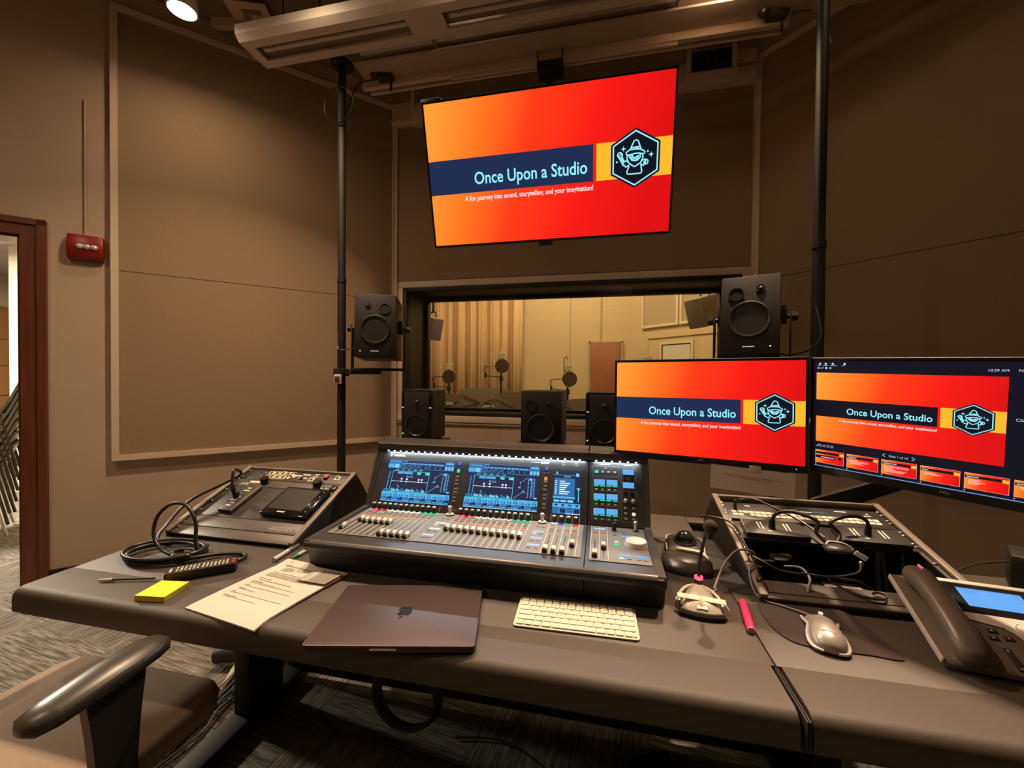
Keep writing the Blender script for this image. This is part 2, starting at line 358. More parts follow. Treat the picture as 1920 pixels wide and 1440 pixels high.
slab(m, LC, LD, LN, -0.1, T0, 0, CEIL, -0.16, 0); slab(m, LC, LD, LN, T0, T1, 2.155, CEIL, -0.16, 0); slab(m, LC, LD, LN, T1, 4.0, 0, CEIL, -0.16, 0)
struct(m.build('wall_left', 'wall_paint'))
xl, yl = LC.x-4.0*.7071, LC.y-4.0*.7071
struct(MB().box2((xl-0.15, -2.7, 0), (xl, yl+0.05, CEIL)).build('wall_left_side', 'wall_paint'))
m = MB(); slab(m, RC, RD, RN, -0.1, 3.6, 0, CEIL, -0.16, 0); struct(m.build('wall_right', 'wall_paint'))
xr, yr = RC.x+3.6*.7071, RC.y-3.6*.7071
struct(MB().box2((xr, -2.7, 0), (xr+0.15, yr+0.05, CEIL)).build('wall_right_side', 'wall_paint'))
struct(MB().box2((xl, -2.85, 0), (xr, -2.7, CEIL)).build('wall_front', 'wall_paint'))
m = MB(); WX0, WX1, WZ0, WZ1 = -1.73, 1.03, 0.985, 2.11
m.box2((-1.9, 3.4, 0), (1.25, 3.9, WZ0)).box2((-1.9, 3.4, WZ1), (1.25, 3.9, CEIL)).box2((-1.9, 3.4, WZ0), (WX0, 3.9, WZ1)).box2((WX1, 3.4, WZ0), (1.25, 3.9, WZ1))
struct(m.build('wall_back', 'wall_paint'))
# window: black liner, two panes, light casing
win = struct(bpy.data.objects.new('window_1', None)); COL.objects.link(win)
m = MB().use('black_paint')
for y0, y1 in ((3.375, 3.47), (3.84, 3.92)):
    t = 0.035
    m.box2((WX0, y0, WZ1-t), (WX1, y1, WZ1), .003).box2((WX0, y0, WZ0), (WX1, y1, WZ0+t), .003).box2((WX0, y0, WZ0+t), (WX0+t, y1, WZ1-t), .003).box2((WX1-t, y0, WZ0+t), (WX1, y1, WZ1-t), .003)
m.build('window_frame', None, win)
m = MB(); t = 0.006
m.box2((WX0, 3.47, WZ1-t), (WX1, 3.84, WZ1)).box2((WX0, 3.47, WZ0), (WX1, 3.84, WZ0+t)).box2((WX0, 3.47, WZ0), (WX0+t, 3.84, WZ1)).box2((WX1-t, 3.47, WZ0), (WX1, 3.84, WZ1))
m.build('window_reveal', 'rack_panel', win)
MB().box2((WX0+.03, 3.425, WZ0+.03), (WX1-.03, 3.433, WZ1-.03)).build('window_pane', 'window_glass', win)
m = MB(); c = [(WX0+.03, 3.872, WZ0+.03), (WX1-.03, 3.872, WZ0+.03), (WX1-.03, 3.885, WZ1-.03), (WX0+.03, 3.885, WZ1-.03)]
m.prism(c, (0, .008, 0)); m.build('window_pane', 'window_glass', win)
m = MB(); a = .055
m.box2((WX0-a, 3.375, WZ1), (WX1+a, 3.4, WZ1+a), .004).box2((WX0-a, 3.375, WZ0-.05), (WX0, 3.4, WZ1), .004).box2((WX1, 3.375, WZ0-.05), (WX1+a, 3.4, WZ1), .004).box2((WX0-a, 3.37, WZ0-.055), (WX1+a, 3.4, WZ0), .004)
m.box2((WX0-a, 3.38, WZ0-.075), (WX1+a, 3.4, WZ0-.06), .002)
m.build('window_casing', 'trim_paint', win)
# trims
def trim(name, f, m_='trim_paint'): mb = MB(); f(mb); return struct(mb.build(name, m_))
trim('trim_1', lambda m: m.box2((LC.x, 3.35, 0.755), (LC.x+.035, 3.4, 3.70), .004))
trim('trim_2', lambda m: m.box2((RC.x-.04, 3.35, 0.755), (RC.x, 3.4, 3.70), .004))
def soffit(m):                                       # stepped trunking along the head of the back wall
    m.box2((LC.x, 3.30, 3.515), (-1.62, 3.4, 3.55), .004).box2((LC.x, 3.32, 3.55), (-1.62, 3.4, 3.70), .004).box2((-1.62, 3.28, 3.50), (0.60, 3.4, 3.66), .004).box2((-1.60, 3.25, 3.60), (-1.57, 3.4, 3.85))
    m.box2((0.60, 3.30, 3.50), (RC.x-.04, 3.4, 3.60), .004).box2((0.92, 3.31, 3.63), (RC.x-.04, 3.4, 3.73), .004).box2((0.88, 3.36, 3.60), (RC.x-.04, 3.4, 3.74), .002)
trim('trim_3', soffit)
# door casing (the open doorway in the left wall)
d1 = struct(bpy.data.objects.new('door_1', None)); COL.objects.link(d1)
m = MB()
for t0, t1, z0, z1 in ((T0-.105, T0+.004, 0, 2.25), (T1-.004, T1+.105, 0, 2.25), (T0+.004, T1-.004, 2.15, 2.25)):
    slab(m, LC, LD, LN, t0, t1, z0, z1, 0, .022)
slab(m, LC, LD, LN, T0-.105, T0-.068, 0, 2.25, .022, .034); slab(m, LC, LD, LN, T0-.105, T1+.105, 2.215, 2.25, .022, .034)
slab(m, LC, LD, LN, T0, T0+.02, 0, 2.155, -.17, 0); slab(m, LC, LD, LN, T1-.02, T1, 0, 2.155, -.17, 0); slab(m, LC, LD, LN, T0, T1, 2.135, 2.155, -.17, 0)
m.build('door_frame', 'door_wood', d1)
m = MB()
for t0, t1, z0, z1 in ((-.0, T0-.105, 0, .1),): slab(m, LC, LD, LN, t0, t1, z0, z1, 0, .012)
struct(m.build('baseboard_left', 'black_matte'))

# fabric acoustic panels
def fabric_panel(label, c, d, n, t0, t1, z0, z1, zj, joint=True):
    root = thing('acoustic_panel', label, 'wall panel', wallpt(c, d, n, t0, z0, 0), 0, None)
    m = MB(root); t = .036
    for a, b, e, f in ((t0, t1, z0, z0+t), (t0, t1, z1-t, z1), (t0, t0+t, z0+t, z1-t), (t1-t, t1, z0+t, z1-t)): slab(m, c, d, n, a, b, e, f, 0.0, .05)
    m.build('panel_frame', 'trim_paint', root)
    for za, zb in (((z0+t, zj-.002), (zj+.002, z1-t)) if joint else ((z0+t, z1-t),)):
        m = MB(root); slab(m, c, d, n, t0+t, t1-t, za, zb, .004, .034); m.build('fabric', 'panel_fabric', root)
    return root
fabric_panel('wide beige fabric acoustic panel between the doorway and the window wall', LC, LD, LN, 0.01, 1.862, .755, 3.70, 1.995)
fabric_panel('dim beige fabric acoustic panel on the right wall behind the right monitor', RC, RD, RN, 0.01, 2.6, .755, 3.70, 2.05)
root = thing('acoustic_panel', 'brown fabric acoustic panel above the window behind the hung television', 'wall panel', (-.34, 3.4, 2.17))
MB(root).box2((LC.x+.036, 3.372, 2.168), (RC.x-.041, 3.398, 3.558), .006).build('fabric', 'panel_fabric', root)

# ceiling: recessed lamps, then the added fill lamps
for i, (x, y, zl) in enumerate(SPOTS + FILL_SPOTS):
    words = ['glaring round ceiling lamp at the upper left, left of the white fixture', 'round ceiling lamp cut by the top edge above the left end of the white fixture', 'ceiling lamp straight above the laptop', 'ceiling lamp above the left desk monitor just behind the white fixture', 'ceiling lamp straight above the desk phone', 'added fill lamp over the left back of the room', 'added fill lamp behind the seat', 'added fill lamp over the right back of the room'][i]
    root = thing('ceiling_lamp', words, 'ceiling lamp', (x, y, zl), 0, 'round lamp heads of the control room ceiling')
    MB().lathe([(0, .13), (.05, .12), (.07, .05), (.075, -.012), (.068, -.014), (.062, .02), (0, .03)]).build('lamp_ring', 'fixture_white', root)
    MB().cyl((0, 0, .12), (0, 0, CEIL-zl), .010, n=10).build('lamp_stem', 'fixture_white', root)
    MB().ball((0, 0, .0), (.058, .058, .030), 20, 8).build('bulb', 'lamp_glow', root)
    ld = bpy.data.lights.new('lamp', 'AREA'); ld.shape = 'DISK'; ld.size = .10; ld.energy = (SPOT_W*(.14, .72, .26, .68, .27)[i]) if i < 5 else FILL_W*(1.0, .05, .05)[i-5]; ld.color = (1.0, .69, .43); ld.spread = math.radians((178, 120, 90, 88, 66, 150, 150, 150)[i])
    lo = bpy.data.objects.new('lamp_light', ld); COL.objects.link(lo); lo.parent = root; lo.location = (0, 0, -.06)
    if 0 < i < 5: lo.rotation_euler = (Vector(((-1.75, -.5, .15, .85)[i-1], (1.5, 1.0, 1.0, 1.0)[i-1], .75))-Vector((x, y, zl))).to_track_quat('-Z', 'Y').to_euler()
# long suspended air and light fixture
root = thing('suspended_ceiling_fixture', 'long white suspended ceiling fixture with slotted openings and a chamfered left end', 'light fixture', (-.9, 2.17, 3.3))
m = MB(root).use('fixture_white'); FX0, FX1, y0, y1, z0, z1 = -2.16, 2.2, 2.045, 2.285, 3.30, 3.365
sl = [(-2.07+1.2*k, -1.085+1.2*k) for k in range(4)]
def prof(x, sh=0): return [(x+sh, y0, z1+.03), (x, y0+.015, z0+.012), (x, y0+.04, z0)]
m.box2((FX0+.03, y0+.03, z0), (FX1, 2.128, z0+.012)).box2((FX0+.03, 2.232, z0), (FX1, y1, z0+.012))
xs = [FX0+.03] + [v for s in sl for v in s] + [FX1]
for k in range(0, len(xs), 2): m.box2((xs[k], 2.128, z0), (xs[k+1], 2.232, z0+.012))
m.prism([(FX0+.03, y0+.03, z0), (FX0+.03, y0, z0+.03), (FX0+.03, y0, z1+.02), (FX0+.03, y0+.02, z1+.02), (FX0+.03, y0+.03, z0+.012)], (FX1-FX0-.03, 0, 0))
m.prism([(FX0+.03, y1, z0), (FX0+.03, y1-.02, z0+.012), (FX0+.03, y1-.02, z1), (FX0+.03, y1, z1)], (FX1-FX0-.03, 0, 0))
m.prism([(FX0+.03, y0, z0+.03), (FX0+.03, y0+.03, z0), (FX0+.03, y1, z0), (FX0-.0, y1-.02, z0+.05), (FX0-.0, y0+.03, z0+.07)], (-.004, 0, .05))
m.build('housing', None, root)
for a, b in sl:
    m = MB(root).use('fixture_grey').box2((a, 2.125, z0+.03), (b, 2.235, z0+.04)); m.use('fixture_white').cyl((a+.03, 2.175, z0+.022), (b-.01, 2.175, z0+.022), .013)
    m.use('fixture_grey').box2((a+.08, 2.14, z0+.014), (a+.10, 2.2, z0+.03)).box2((a, 2.128, z0+.012), (a+.004, 2.232, z0+.04)); m.build('slot_opening', None, root)
for x in (-1.9, -.6, .9): MB(root).cyl((x, 2.16, z1+.0), (x, 2.16, CEIL), .004, n=8).cyl((x, 2.16, z1-.01), (x, 2.16, z1+.02), .015, n=10).build('hanger_wire', 'dark_metal', root)
# ceiling cloud and rails
root = thing('ceiling_cloud', 'wide brown ceiling panel with a pale lower lip hung behind the white fixture', 'ceiling panel', (-.3, 2.5, 3.36))
MB(root).box2((-1.55, 2.42, 3.395), (1.9, 2.64, 3.42)).build('upper_panel', 'cloud_panel', root)
MB(root).box2((-1.60, 2.42, 3.345), (1.05, 2.575, 3.36), .003).build('lower_panel', 'cloud_panel', root)
MB(root).box2((-1.63, 2.575, 3.30), (1.0, 2.61, 3.36), .003).box2((-1.60, 2.63, 3.295), (.98, 2.65, 3.315), .003).build('front_lip', 'trim_paint', root)
for x in (-1.02, .39): MB(root).cyl((x, 2.25, 3.372), (x, 2.66, 3.372), .012, n=10).cyl((x+.015, 2.62, 3.335), (x+.02, 2.72, 3.70), .005, n=8).build('cross_rod', 'fixture_grey', root)
MB(root).box2((-.98, 2.58, 3.28), (.42, 2.60, 3.33), .003).build('lip_cover', 'trim_paint', root)
root = thing('ceiling_rail', 'pale strut rail on the ceiling holding the left black pole', 'ceiling rail', (-1.66, 2.35, 3.34))
MB(root).box2((-1.70, 2.15, 3.345), (-1.655, 2.46, 3.37), .003).build('strut', 'trim_paint', root)
MB(root).cyl((-1.68, 2.2, 3.37), (-1.68, 2.2, CEIL), .006, n=8).cyl((-1.68, 2.44, 3.37), (-1.68, 2.44, CEIL), .006, n=8).build('hanger_rod', 'dark_metal', root)
for k, (x, lab) in enumerate(((-1.44, 'small black clamp fitting with a cable at the left end of the ceiling cloud'), (.93, 'small black clamp fitting with a cable at the right end of the ceiling cloud'))):
    root = thing('ceiling_clamp', lab, 'clamp', (x, 2.55, 3.30), 0, 'black clamps on the ceiling cloud')
    MB().box((0, 0, .03), (.10, .07, .03), Rz(.2), .004).box((.03, .02, -.01), (.012, .012, .07)).build('clamp_body', 'black_plastic', root)
    MB().ball((-.07, -.02, .045), .03, 12, 8).build('knob', 'black_plastic', root)
    s = -1 if k == 0 else 1
    MB().tube([(-.07*-s, 0, .03), (s*.17, -.03, .0), (s*.20, -.08, -.12), (s*.21, -.12, -.25)], .004, 6, smooth=6).build('cable', 'cable_black', root)
root = thing('ceiling_outlet', 'small pale ceiling bracket plate near the top edge beside the glaring lamp', 'bracket', (-2.37, 2.39, CEIL))
m = MB().use('trim_paint').box((0, 0, -.05), (.26, .15, .012), Rz(.35), .004); m.use('fixture_grey').box((.02, 0, -.06), (.12, .03, .012), Rz(.35)).box((-.04, .03, -.06), (.04, .03, .012), Rz(.35)); m.build('plate', None, root)
MB().cyl((-.06, .1, -.05), (-.06, .1, -.28), .009, n=8).build('stem', 'trim_paint', root)
root = thing('cable_tray', 'pale strip rail running across the ceiling from the glaring lamp to the white fixture', 'rail', (-2.5, 2.45, CEIL-.05))
MB(root).prism([(-2.72, 2.42, CEIL-.06), (-2.05, 2.56, CEIL-.06), (-2.05, 2.60, CEIL-.06), (-2.72, 2.46, CEIL-.06)], (0, 0, .06)).build('tray_body', 'trim_paint', root)
MB(root).prism([(-2.70, 2.49, CEIL-.035), (-2.05, 2.63, CEIL-.035), (-2.05, 2.64, CEIL-.035), (-2.70, 2.50, CEIL-.035)], (0, 0, .035)).build('tray_lip', 'trim_paint', root)
def MBV(r): return MB(X=r.matrix_basis.inverted() @ Matrix.Translation((-.03, 0, -.10)))
root = thing('air_vent', 'small dark rectangular grille in a pale frame above the right end of the television', 'vent', (.76, 3.25, 3.56))
MBV(root).box2((.655, 3.26, 3.665), (.93, 3.275, 3.82)).build('grille', 'black_matte', root)
m = MBV(root)
for i in range(4):
    for j in range(2): m.box2((.70+.055*i, 3.255, 3.70+.05*j), (.725+.055*i, 3.26, 3.722+.05*j))
m.build('slots', 'rack_panel', root)
MBV(root).box2((.62, 3.24, 3.625), (.965, 3.30, 3.662), .004).box2((.625, 3.245, 3.66), (.655, 3.30, 3.84), .003).box2((.93, 3.245, 3.66), (.96, 3.30, 3.84), .003).build('vent_frame', 'trim_paint', root)

# fire alarm strobe and its conduit on the left wall
tA = 2.0
root = thing('fire_alarm_strobe', 'red wall alarm with clear strobe lens beside the doorway', 'alarm', wallpt(LC, LD, LN, 1.98, 2.05))
Ms = Matrix.Translation(wallpt(LC, LD, LN, 1.98, 2.12)) @ Rz(PI/4).to_4x4(); Ms.translation -= root.location
m = MB(X=Ms); R_ = []
for z, dp, wd in ((-.085, .035, .078), (-.06, .058, .082), (0, .062, .083), (.045, .055, .082), (.072, .045, .080)):
    R_.append([(-wd, 0, z), (-wd, -dp*.8, z), (-wd*.6, -dp, z), (wd*.6, -dp, z), (wd, -dp*.8, z), (wd, 0, z)])
m.loft(R_); m.build('alarm_body', 'alarm_red', root, angle=50)
m = MB(X=Ms); 
for x in (-.02, .012, .045): m.ball((x, -.063, -.005), (.020, .013, .016), 14, 8)
m.build('strobe_lens', 'clear_lens', root)
root2 = thing('conduit', 'thin pale conduit running up the wall from the red alarm', 'conduit', wallpt(LC, LD, LN, 1.985, 2.2, .01))
m = MB(root2); a = wallpt(LC, LD, LN, 1.985, 2.19, .010); b = wallpt(LC, LD, LN, 1.985, 3.05, .010); m.cyl(a, b, .006, n=8); m.box(a, (.02, .02, .03), Rz(PI/4)); m.build('conduit_pipe', 'wall_paint', root2)

# ================================================================== ROOM BEHIND THE GLASS
SY = 8.4
struct(MB().box2((-5.6, SY, 0), (4.2, SY+.1, 4.2)).build('wall_studio_back', 'studio_wall'))
struct(MB().box2((-5.7, 3.9, 0), (-5.6, SY+.1, 4.2)).build('wall_studio_left', 'studio_wall'))
QC = Vector((.64, SY, 0)); QD = Vector((1, -1, 0)).normalized(); QN = Vector((-1, -1, 0)).normalized()
m = MB(); slab(m, QC, QD, QN, -.1, 4.2, 0, 4.2, -.12, 0); struct(m.build('wall_studio_right', 'studio_wall'))
struct(MB().box2((-5.7, 3.9, 4.2), (4.2, SY+.1, 4.25)).build('ceiling_studio', 'hall_ceiling'))
struct(MB().box2((-5.7, 3.9, CEIL), (4.2, 3.95, 4.25)).build('wall_studio_front', 'studio_wall'))
struct(MB().box2((-5.7, 3.88, 0), (-1.9, 3.92, 4.25)).box2((1.25, 3.88, 0), (4.2, 3.92, 4.25)).build('wall_studio_near', 'studio_wall'))
struct(MB().box2((-.02, SY-.03, 0), (.0, SY, 4.2)).box2((.92, SY-.03, 0), (.94, SY, 4.2)).box2((-.62, SY-.02, 0), (-.61, SY, 4.2)).build('trim_4', 'studio_fabric'))
c = tag(MB().add(*(lambda N: ([(x, y, z) for z in (0.02, 4.0) for x, y in N], [(i, i+1, i+1+len(N), i+len(N)) for i in range(len(N)-1)]))(
    [(-4.6+i*.012, SY-.16-.055*math.sin(i*.012*2*PI/.235)-.03*math.sin(i*.012*2*PI/.41+1)-.02*math.sin(i*.9), ) for i in range(252)])).build('stage_curtain', 'curtain_cloth'), 'tall pleated tan curtain across the far wall behind the glass', 'curtain')
c.modifiers.new('s', 'SOLIDIFY').thickness = .006
root = thing('studio_side_door', 'reddish brown wooden door low on the far studio wall', 'door', (.16, SY, 0))
MB(root).box2((-.20, SY-.05, 0), (.38, SY-.008, 2.03), .004).build('door_leaf', 'studio_door', root)
MB(root).box2((-.24, SY-.05, 0), (-.205, SY-.002, 2.06)).box2((.385, SY-.05, 0), (.42, SY-.002, 2.06)).box2((-.24, SY-.05, 2.035), (.42, SY-.002, 2.065)).build('door_casing', 'studio_fabric', root)
MB(root).cyl((-.12, SY-.05, 1.0), (-.12, SY-.10, 1.0), .012).cyl((-.12, SY-.10, 1.0), (-.02, SY-.10, 1.0), .009).build('handle', 'steel', root)
# right studio wall: upper panels and a small window
root = thing('studio_wall_panel', 'framed beige fabric panels high on the right studio wall behind the glass', 'wall panel', wallpt(QC, QD, QN, .2, 2.28))
for a, b in ((.21, 1.0), (1.03, 2.0)):
    m = MB(root)
    for t0, t1, z0, z1 in ((a, b, 2.28, 2.33), (a, b, 3.9, 3.95), (a, a+.045, 2.33, 3.9), (b-.045, b, 2.33, 3.9)): slab(m, QC, QD, QN, t0, t1, z0, z1, 0, .06)
    m.build('panel_frame', 'trim_paint', root); m = MB(root); slab(m, QC, QD, QN, a+.045, b-.045, 2.33, 3.9, .002, .035); m.build('fabric', 'studio_fabric', root)
root = thing('studio_small_window', 'small framed pane in the right studio wall seen above the left monitor', 'window', wallpt(QC, QD, QN, .78, 1.1))
m = MB(root)
for t0, t1, z0, z1 in ((.60, 1.28, 1.95, 2.0), (.60, 1.28, .95, 1.0), (.60, .645, 1.0, 1.95), (1.235, 1.28, 1.0, 1.95)): slab(m, QC, QD, QN, t0, t1, z0, z1, 0, .03)
m.build('frame', 'trim_paint', root)
m = MB(root); slab(m, QC, QD, QN, .645, 1.235, 1.0, 1.95, .0, .008); m.build('gasket', 'dark_metal', root)
m = MB(root); slab(m, QC, QD, QN, .665, 1.215, 1.02, 1.93, .008, .012); m.build('pane', 'outlet_white', root)
m = MB()
slab(m, QC, QD, QN, .35, 2.6, 2.08, 2.16, 0, .03); slab(m, QC, QD, QN, .30, .335, 0, 2.12, 0, .02); struct(m.build('trim_5', 'studio_wall'))
for k, (x, y) in enumerate(((-2.6, 5.6), (-.6, 6.8), (1.0, 5.4))):
    root = thing('studio_ceiling_lamp', ['studio ceiling lamp nearest the curtain', 'middle lamp on the studio ceiling', 'studio ceiling lamp near the right studio wall'][k], 'ceiling lamp', (x, y, 4.2), 0, 'lamps of the room behind the glass')
    MB().lathe([(.16, 0), (.16, -.05), (.13, -.06), (0, -.06)]).build('lamp_shade', 'fixture_white', root); MB().lathe([(.12, -.061), (.0, -.064)]).build('bulb', 'studio_lamp', root)
    ld = bpy.data.lights.new('lamp', 'POINT'); ld.energy = STUDIO_W; ld.color = (1.0, .74, .42); ld.shadow_soft_size = .15
    lo = bpy.data.objects.new('lamp_light', ld); COL.objects.link(lo); lo.parent = root; lo.location = (0, 0, -.2)
# microphones on stands with round pop filters
def studio_mic(x, y, zf, label, s=1.0, side=-1, curl=False):
    root = thing('studio_microphone', label, 'microphone', (x, y, 0), 0, 'studio microphones on stands behind the glass')
    m = MB(); m.cyl((0, 0, .03), (0, 0, zf-.10), .014, n=10); m.cyl((0, 0, .9), (0, 0, .96), .022, n=10)
    for a in (0.5, 2.6, 4.7): m.tube([(0, 0, .22), (.32*math.cos(a), .32*math.sin(a), .012)], .011, 6)
    m.cyl((0, 0, zf-.20), (0, 0, zf-.14), .028, n=12); m.build('stand', 'dark_metal', root)
    m = MB(); m.lathe([(.092, -.006), (.098, 0), (.092, .006), (.0, .008)], (.035, -.10, zf), (0, -1, 0), 28); m.build('pop_filter', 'pop_mesh', root)
    m = MB(); m.tube([(0, -.02, zf-.15), (side*.20, -.02, zf-.13), (side*.22, -.04, zf-.07), (side*.20, -.08, zf-.01), (side*.05, -.10, zf+.0)], .0065, 6, smooth=5); m.cyl((side*.215, -.03, zf-.16), (side*.215, -.03, zf-.09), .015, n=8); m.build('filter_arm', 'dark_metal', root)
    m = MB(); zt = zf+.10
    for a in range(4):
        th = PI/4+a*PI/2
        m.tube([(.055*math.cos(th), .055*math.sin(th), zt+.075), (.025*math.cos(th+.5), .025*math.sin(th+.5), zt+.03), (.055*math.cos(th+.7), .055*math.sin(th+.7), zt-.02)], .010, 5)
    for r, z in ((.06, zt+.075), (.055, zt+.02), (.055, zt-.03)): m.tube([(r*math.cos(i*PI/8), r*math.sin(i*PI/8), z) for i in range(16)], .007, 5, True)
    m.build('shock_mount', 'mic_chrome', root)
    MB().cyl((0, 0, zt-.05), (0, 0, zt+.07), .026, n=14).cyl((0, 0, zt+.07), (0, 0, zt+.16), .012, .008, 10).build('mic_body', 'mic_chrome', root)
    if curl: MB().tube([(.0, 0, zt+.16), (-.02, 0, zt+.20), (-.045, 0, zt+.16), (-.05, 0, zt+.02), (-.03, 0, zf-.1)], .006, 6, smooth=5).build('cable', 'cable_black', root)
studio_mic(-2.10, 5.5, 1.33, 'leftmost studio microphone with round pop filter in front of the curtain')
studio_mic(-1.34, 5.5, 1.48, 'tallest studio microphone with round pop filter in front of the curtain')
studio_mic(-.43, 5.5, 1.31, 'studio microphone with a looped cable to the right of the curtain', curl=True)
studio_mic(.58, 5.5, 1.42, 'studio microphone peeking above the left monitor behind the glass')
# music desks (wide dark folded stand tops)
def music_stand(x, y, z, wd, label, rz=0):
    root = thing('music_stand', label, 'music stand', (x, y, 0), rz, 'dark music stands behind the glass')
    R_ = []
    for i in range(13):
        u = -1+2*i/12; arch = .035*(1-u*u); R_.append([(u*wd/2, -.10, z-.30), (u*wd/2, 0, z+arch), (u*wd/2, .012, z+arch), (u*wd/2, -.085, z-.30)])
    MB().loft(R_).build('desk_plate', 'music_desk', root, 30)
    m = MB()
    for s in (-1, 1): m.prism([(s*.03, -.085, z-.2), (s*wd*.42, -.045, z-.08), (s*wd*.42, -.04, z-.065), (s*.03, -.078, z-.18)], (0, -.006, 0)); m.prism([(s*.03, -.085, z-.2), (s*wd*.42, -.105, z-.28), (s*wd*.42, -.10, z-.265), (s*.03, -.078, z-.18)], (0, -.006, 0))
    m.build('rib', 'dark_metal', root)
    MB().box((wd*.26, -.065, z-.10), (.10, .006, .04), Rx(-.3)).build('sticker', 'paper_pink', root)
    MB().box((0, -.12, z-.30), (wd*.9, .05, .015)).build('ledge', 'music_desk', root)
    m = MB().cyl((0, 0, .02), (0, 0, z-.15), .013, n=10)
    for a in (0.3, 2.4, 4.5): m.tube([(0, 0, .25), (.26*math.cos(a), .26*math.sin(a), .012)], .009, 6)
    m.build('stand', 'dark_metal', root)
music_stand(-2.12, 5.2, 1.075, .66, 'front left dark music stand near the curtain edge')
music_stand(-1.72, 5.95, 1.135, .82, 'dark music stand behind the two front ones')
music_stand(-1.0, 5.2, 1.10, .74, 'dark music stand below the tallest studio microphone', -.05)
music_stand(-.16, 5.3, 1.03, .66, 'dark music stand between the middle and right speakers', -.25)
root = thing('headphones', 'grey headphones hanging on the music stand below the tallest microphone', 'headphones', (-1.40, 5.02, .84))
MB().tube([(-.10, 0, -.06), (-.09, 0, .05), (-.03, 0, .11), (.04, 0, .115)], .012, 8, smooth=6).build('headband', 'fixture_white', root)
MB().ball((.085, 0, .07), (.03, .03, .075), 12, 8, Ry(-.5)).build('ear_cup', 'cable_grey', root)
for k, (x, y, z, r, lab, sz) in enumerate(((-1.96, 4.6, 1.90, -.5, 'small grey speaker hanging behind the left edge of the window', (.16, .16, .26)), (1.05, 4.6, 2.03, .55, 'large grey wedge speaker hanging behind the right edge of the window', (.30, .22, .30)))):
    root = thing('hanging_speaker', lab, 'speaker', (x, y, z), r)
    s = -1 if k else 1
    MB().box((0, 0, 0), sz, Ry(s*.28), .012).build('cabinet', 'cable_grey', root)
    MB().box((0, -sz[1]/2-.004, -.01), (sz[0]*.8, .006, sz[2]*.8), Ry(s*.28), .003).build('grille', 'music_desk', root)
    MB().tube([(-.06, 0, sz[2]/2), (-.05, 0, sz[2]/2+.06), (.04, 0, sz[2]/2+.06), (.06, 0, sz[2]/2)], .009, 6, smooth=4).cyl((0, 0, sz[2]/2+.06), (0, 0, 4.2-z), .014, n=8).build('yoke', 'black_plastic', root)

# ================================================================== ROOM BEYOND THE DOORWAY
struct(MB().box2((-6.45, 3.3, 0), (-2.6, 3.4, 2.9)).build('wall_hall_column', 'hall_wall'))
struct(MB().box2((-8.6, -2.7, 0), (-8.5, 5, 2.9)).build('wall_hall_far', 'hall_wall'))
struct(MB().box2((-8.6, 4.9, 0), (-3.0, 5, 2.9)).build('wall_hall_back', 'hall_wall'))
struct(MB().box2((-8.6, -2.8, 2.75), (-4.66, 5, 2.8)).build('ceiling_hall', 'hall_ceiling'))
m = MB(); m.prism([(-4.66, 5, 2.75), (-4.66, .6, 2.75), (-4.5, .75, 2.75), (-2.4, 2.98, 2.75), (-2.4, 5, 2.75)], (0, 0, .05)); struct(m.build('ceiling_hall_corner', 'hall_ceiling'))
root = thing('hall_lamp', 'bright ceiling light strip seen through the doorway', 'ceiling lamp', (-6.75, 3.02, 2.75))
MB().box((0, 0, -.02), (.5, .22, .04), Rz(.3), .01).build('lamp_housing', 'fixture_white', root); MB().box((0, 0, -.045), (.44, .17, .012), Rz(.3), .004).build('lamp_panel', 'hall_lamp', root)
ld = bpy.data.lights.new('lamp', 'AREA'); ld.energy = ROOM_W; ld.color = (1.0, .86, .66); ld.size = .5; lo = bpy.data.objects.new('lamp_light', ld); COL.objects.link(lo); lo.parent = root; lo.location = (1.2, -.9, -.1)
root = thing('wooden_shelf', 'orange wooden shelf unit seen through the doorway', 'shelf', (-8.2, 4.3, 0), -1.1)
m = MB(); m.box((0, .16, 1.1), (1.5, .02, 2.2)).box((-.74, 0, 1.1), (.03, .35, 2.2)).box((.74, 0, 1.1), (.03, .35, 2.2)); m.build('cabinet', 'shelf_wood', root)
for z in (.1, .6, 1.05, 1.45, 1.8, 2.2): MB().box((0, 0, z), (1.5, .36, .035)).build('shelf_board', 'shelf_wood', root)
tag(MB().box2((-8.25, 4.0, 1.47), (-7.95, 4.5, 1.75), .01).build('storage_box', 'black_matte'), 'black box standing on the orange wooden shelf beyond the doorway', 'box')
# stacked chairs seen through the doorway: only the stack profile shows, each chair its own thing
def stack_chair(k, n):
    lab = ['lowest', 'second', 'third', 'fourth', 'fifth', 'sixth', 'seventh', 'eighth', 'ninth', 'topmost'][k if k < 6 else 9]
    root = thing('stacking_chair', lab + ' chair from the floor in the dark stack beyond the doorway', 'chair', (-4.93+.004*k, 2.25+.008*k, .092*k), math.radians(-32), 'dark stacked chairs beyond the doorway')
    R_ = []
    for u in (-.21, -.1, 0, .1, .21): R_.append([(u, -.20, .45), (u, .08, .435), (u, .14, .455), (u, .20, .56), (u, .27, .745), (u, .30, .77), (u, .335, .745), (u, .33, .73), (u, .298, .75), (u, .285, .735), (u, .215, .55), (u, .155, .435), (u, .08, .418), (u, -.20, .435)])
    MB().loft(R_).build('shell', 'chair_shell', root, 60)
    for s in (-1, 1): MB().tube([(s*.22, -.20, 0.02), (s*.20, -.17, .42), (s*.20, .16, .43), (s*.22, .24, 0.02)], .011, 8).build('leg', 'steel' if k < 1 else 'dark_metal', root)
for k in range(7): stack_chair(k, 7)
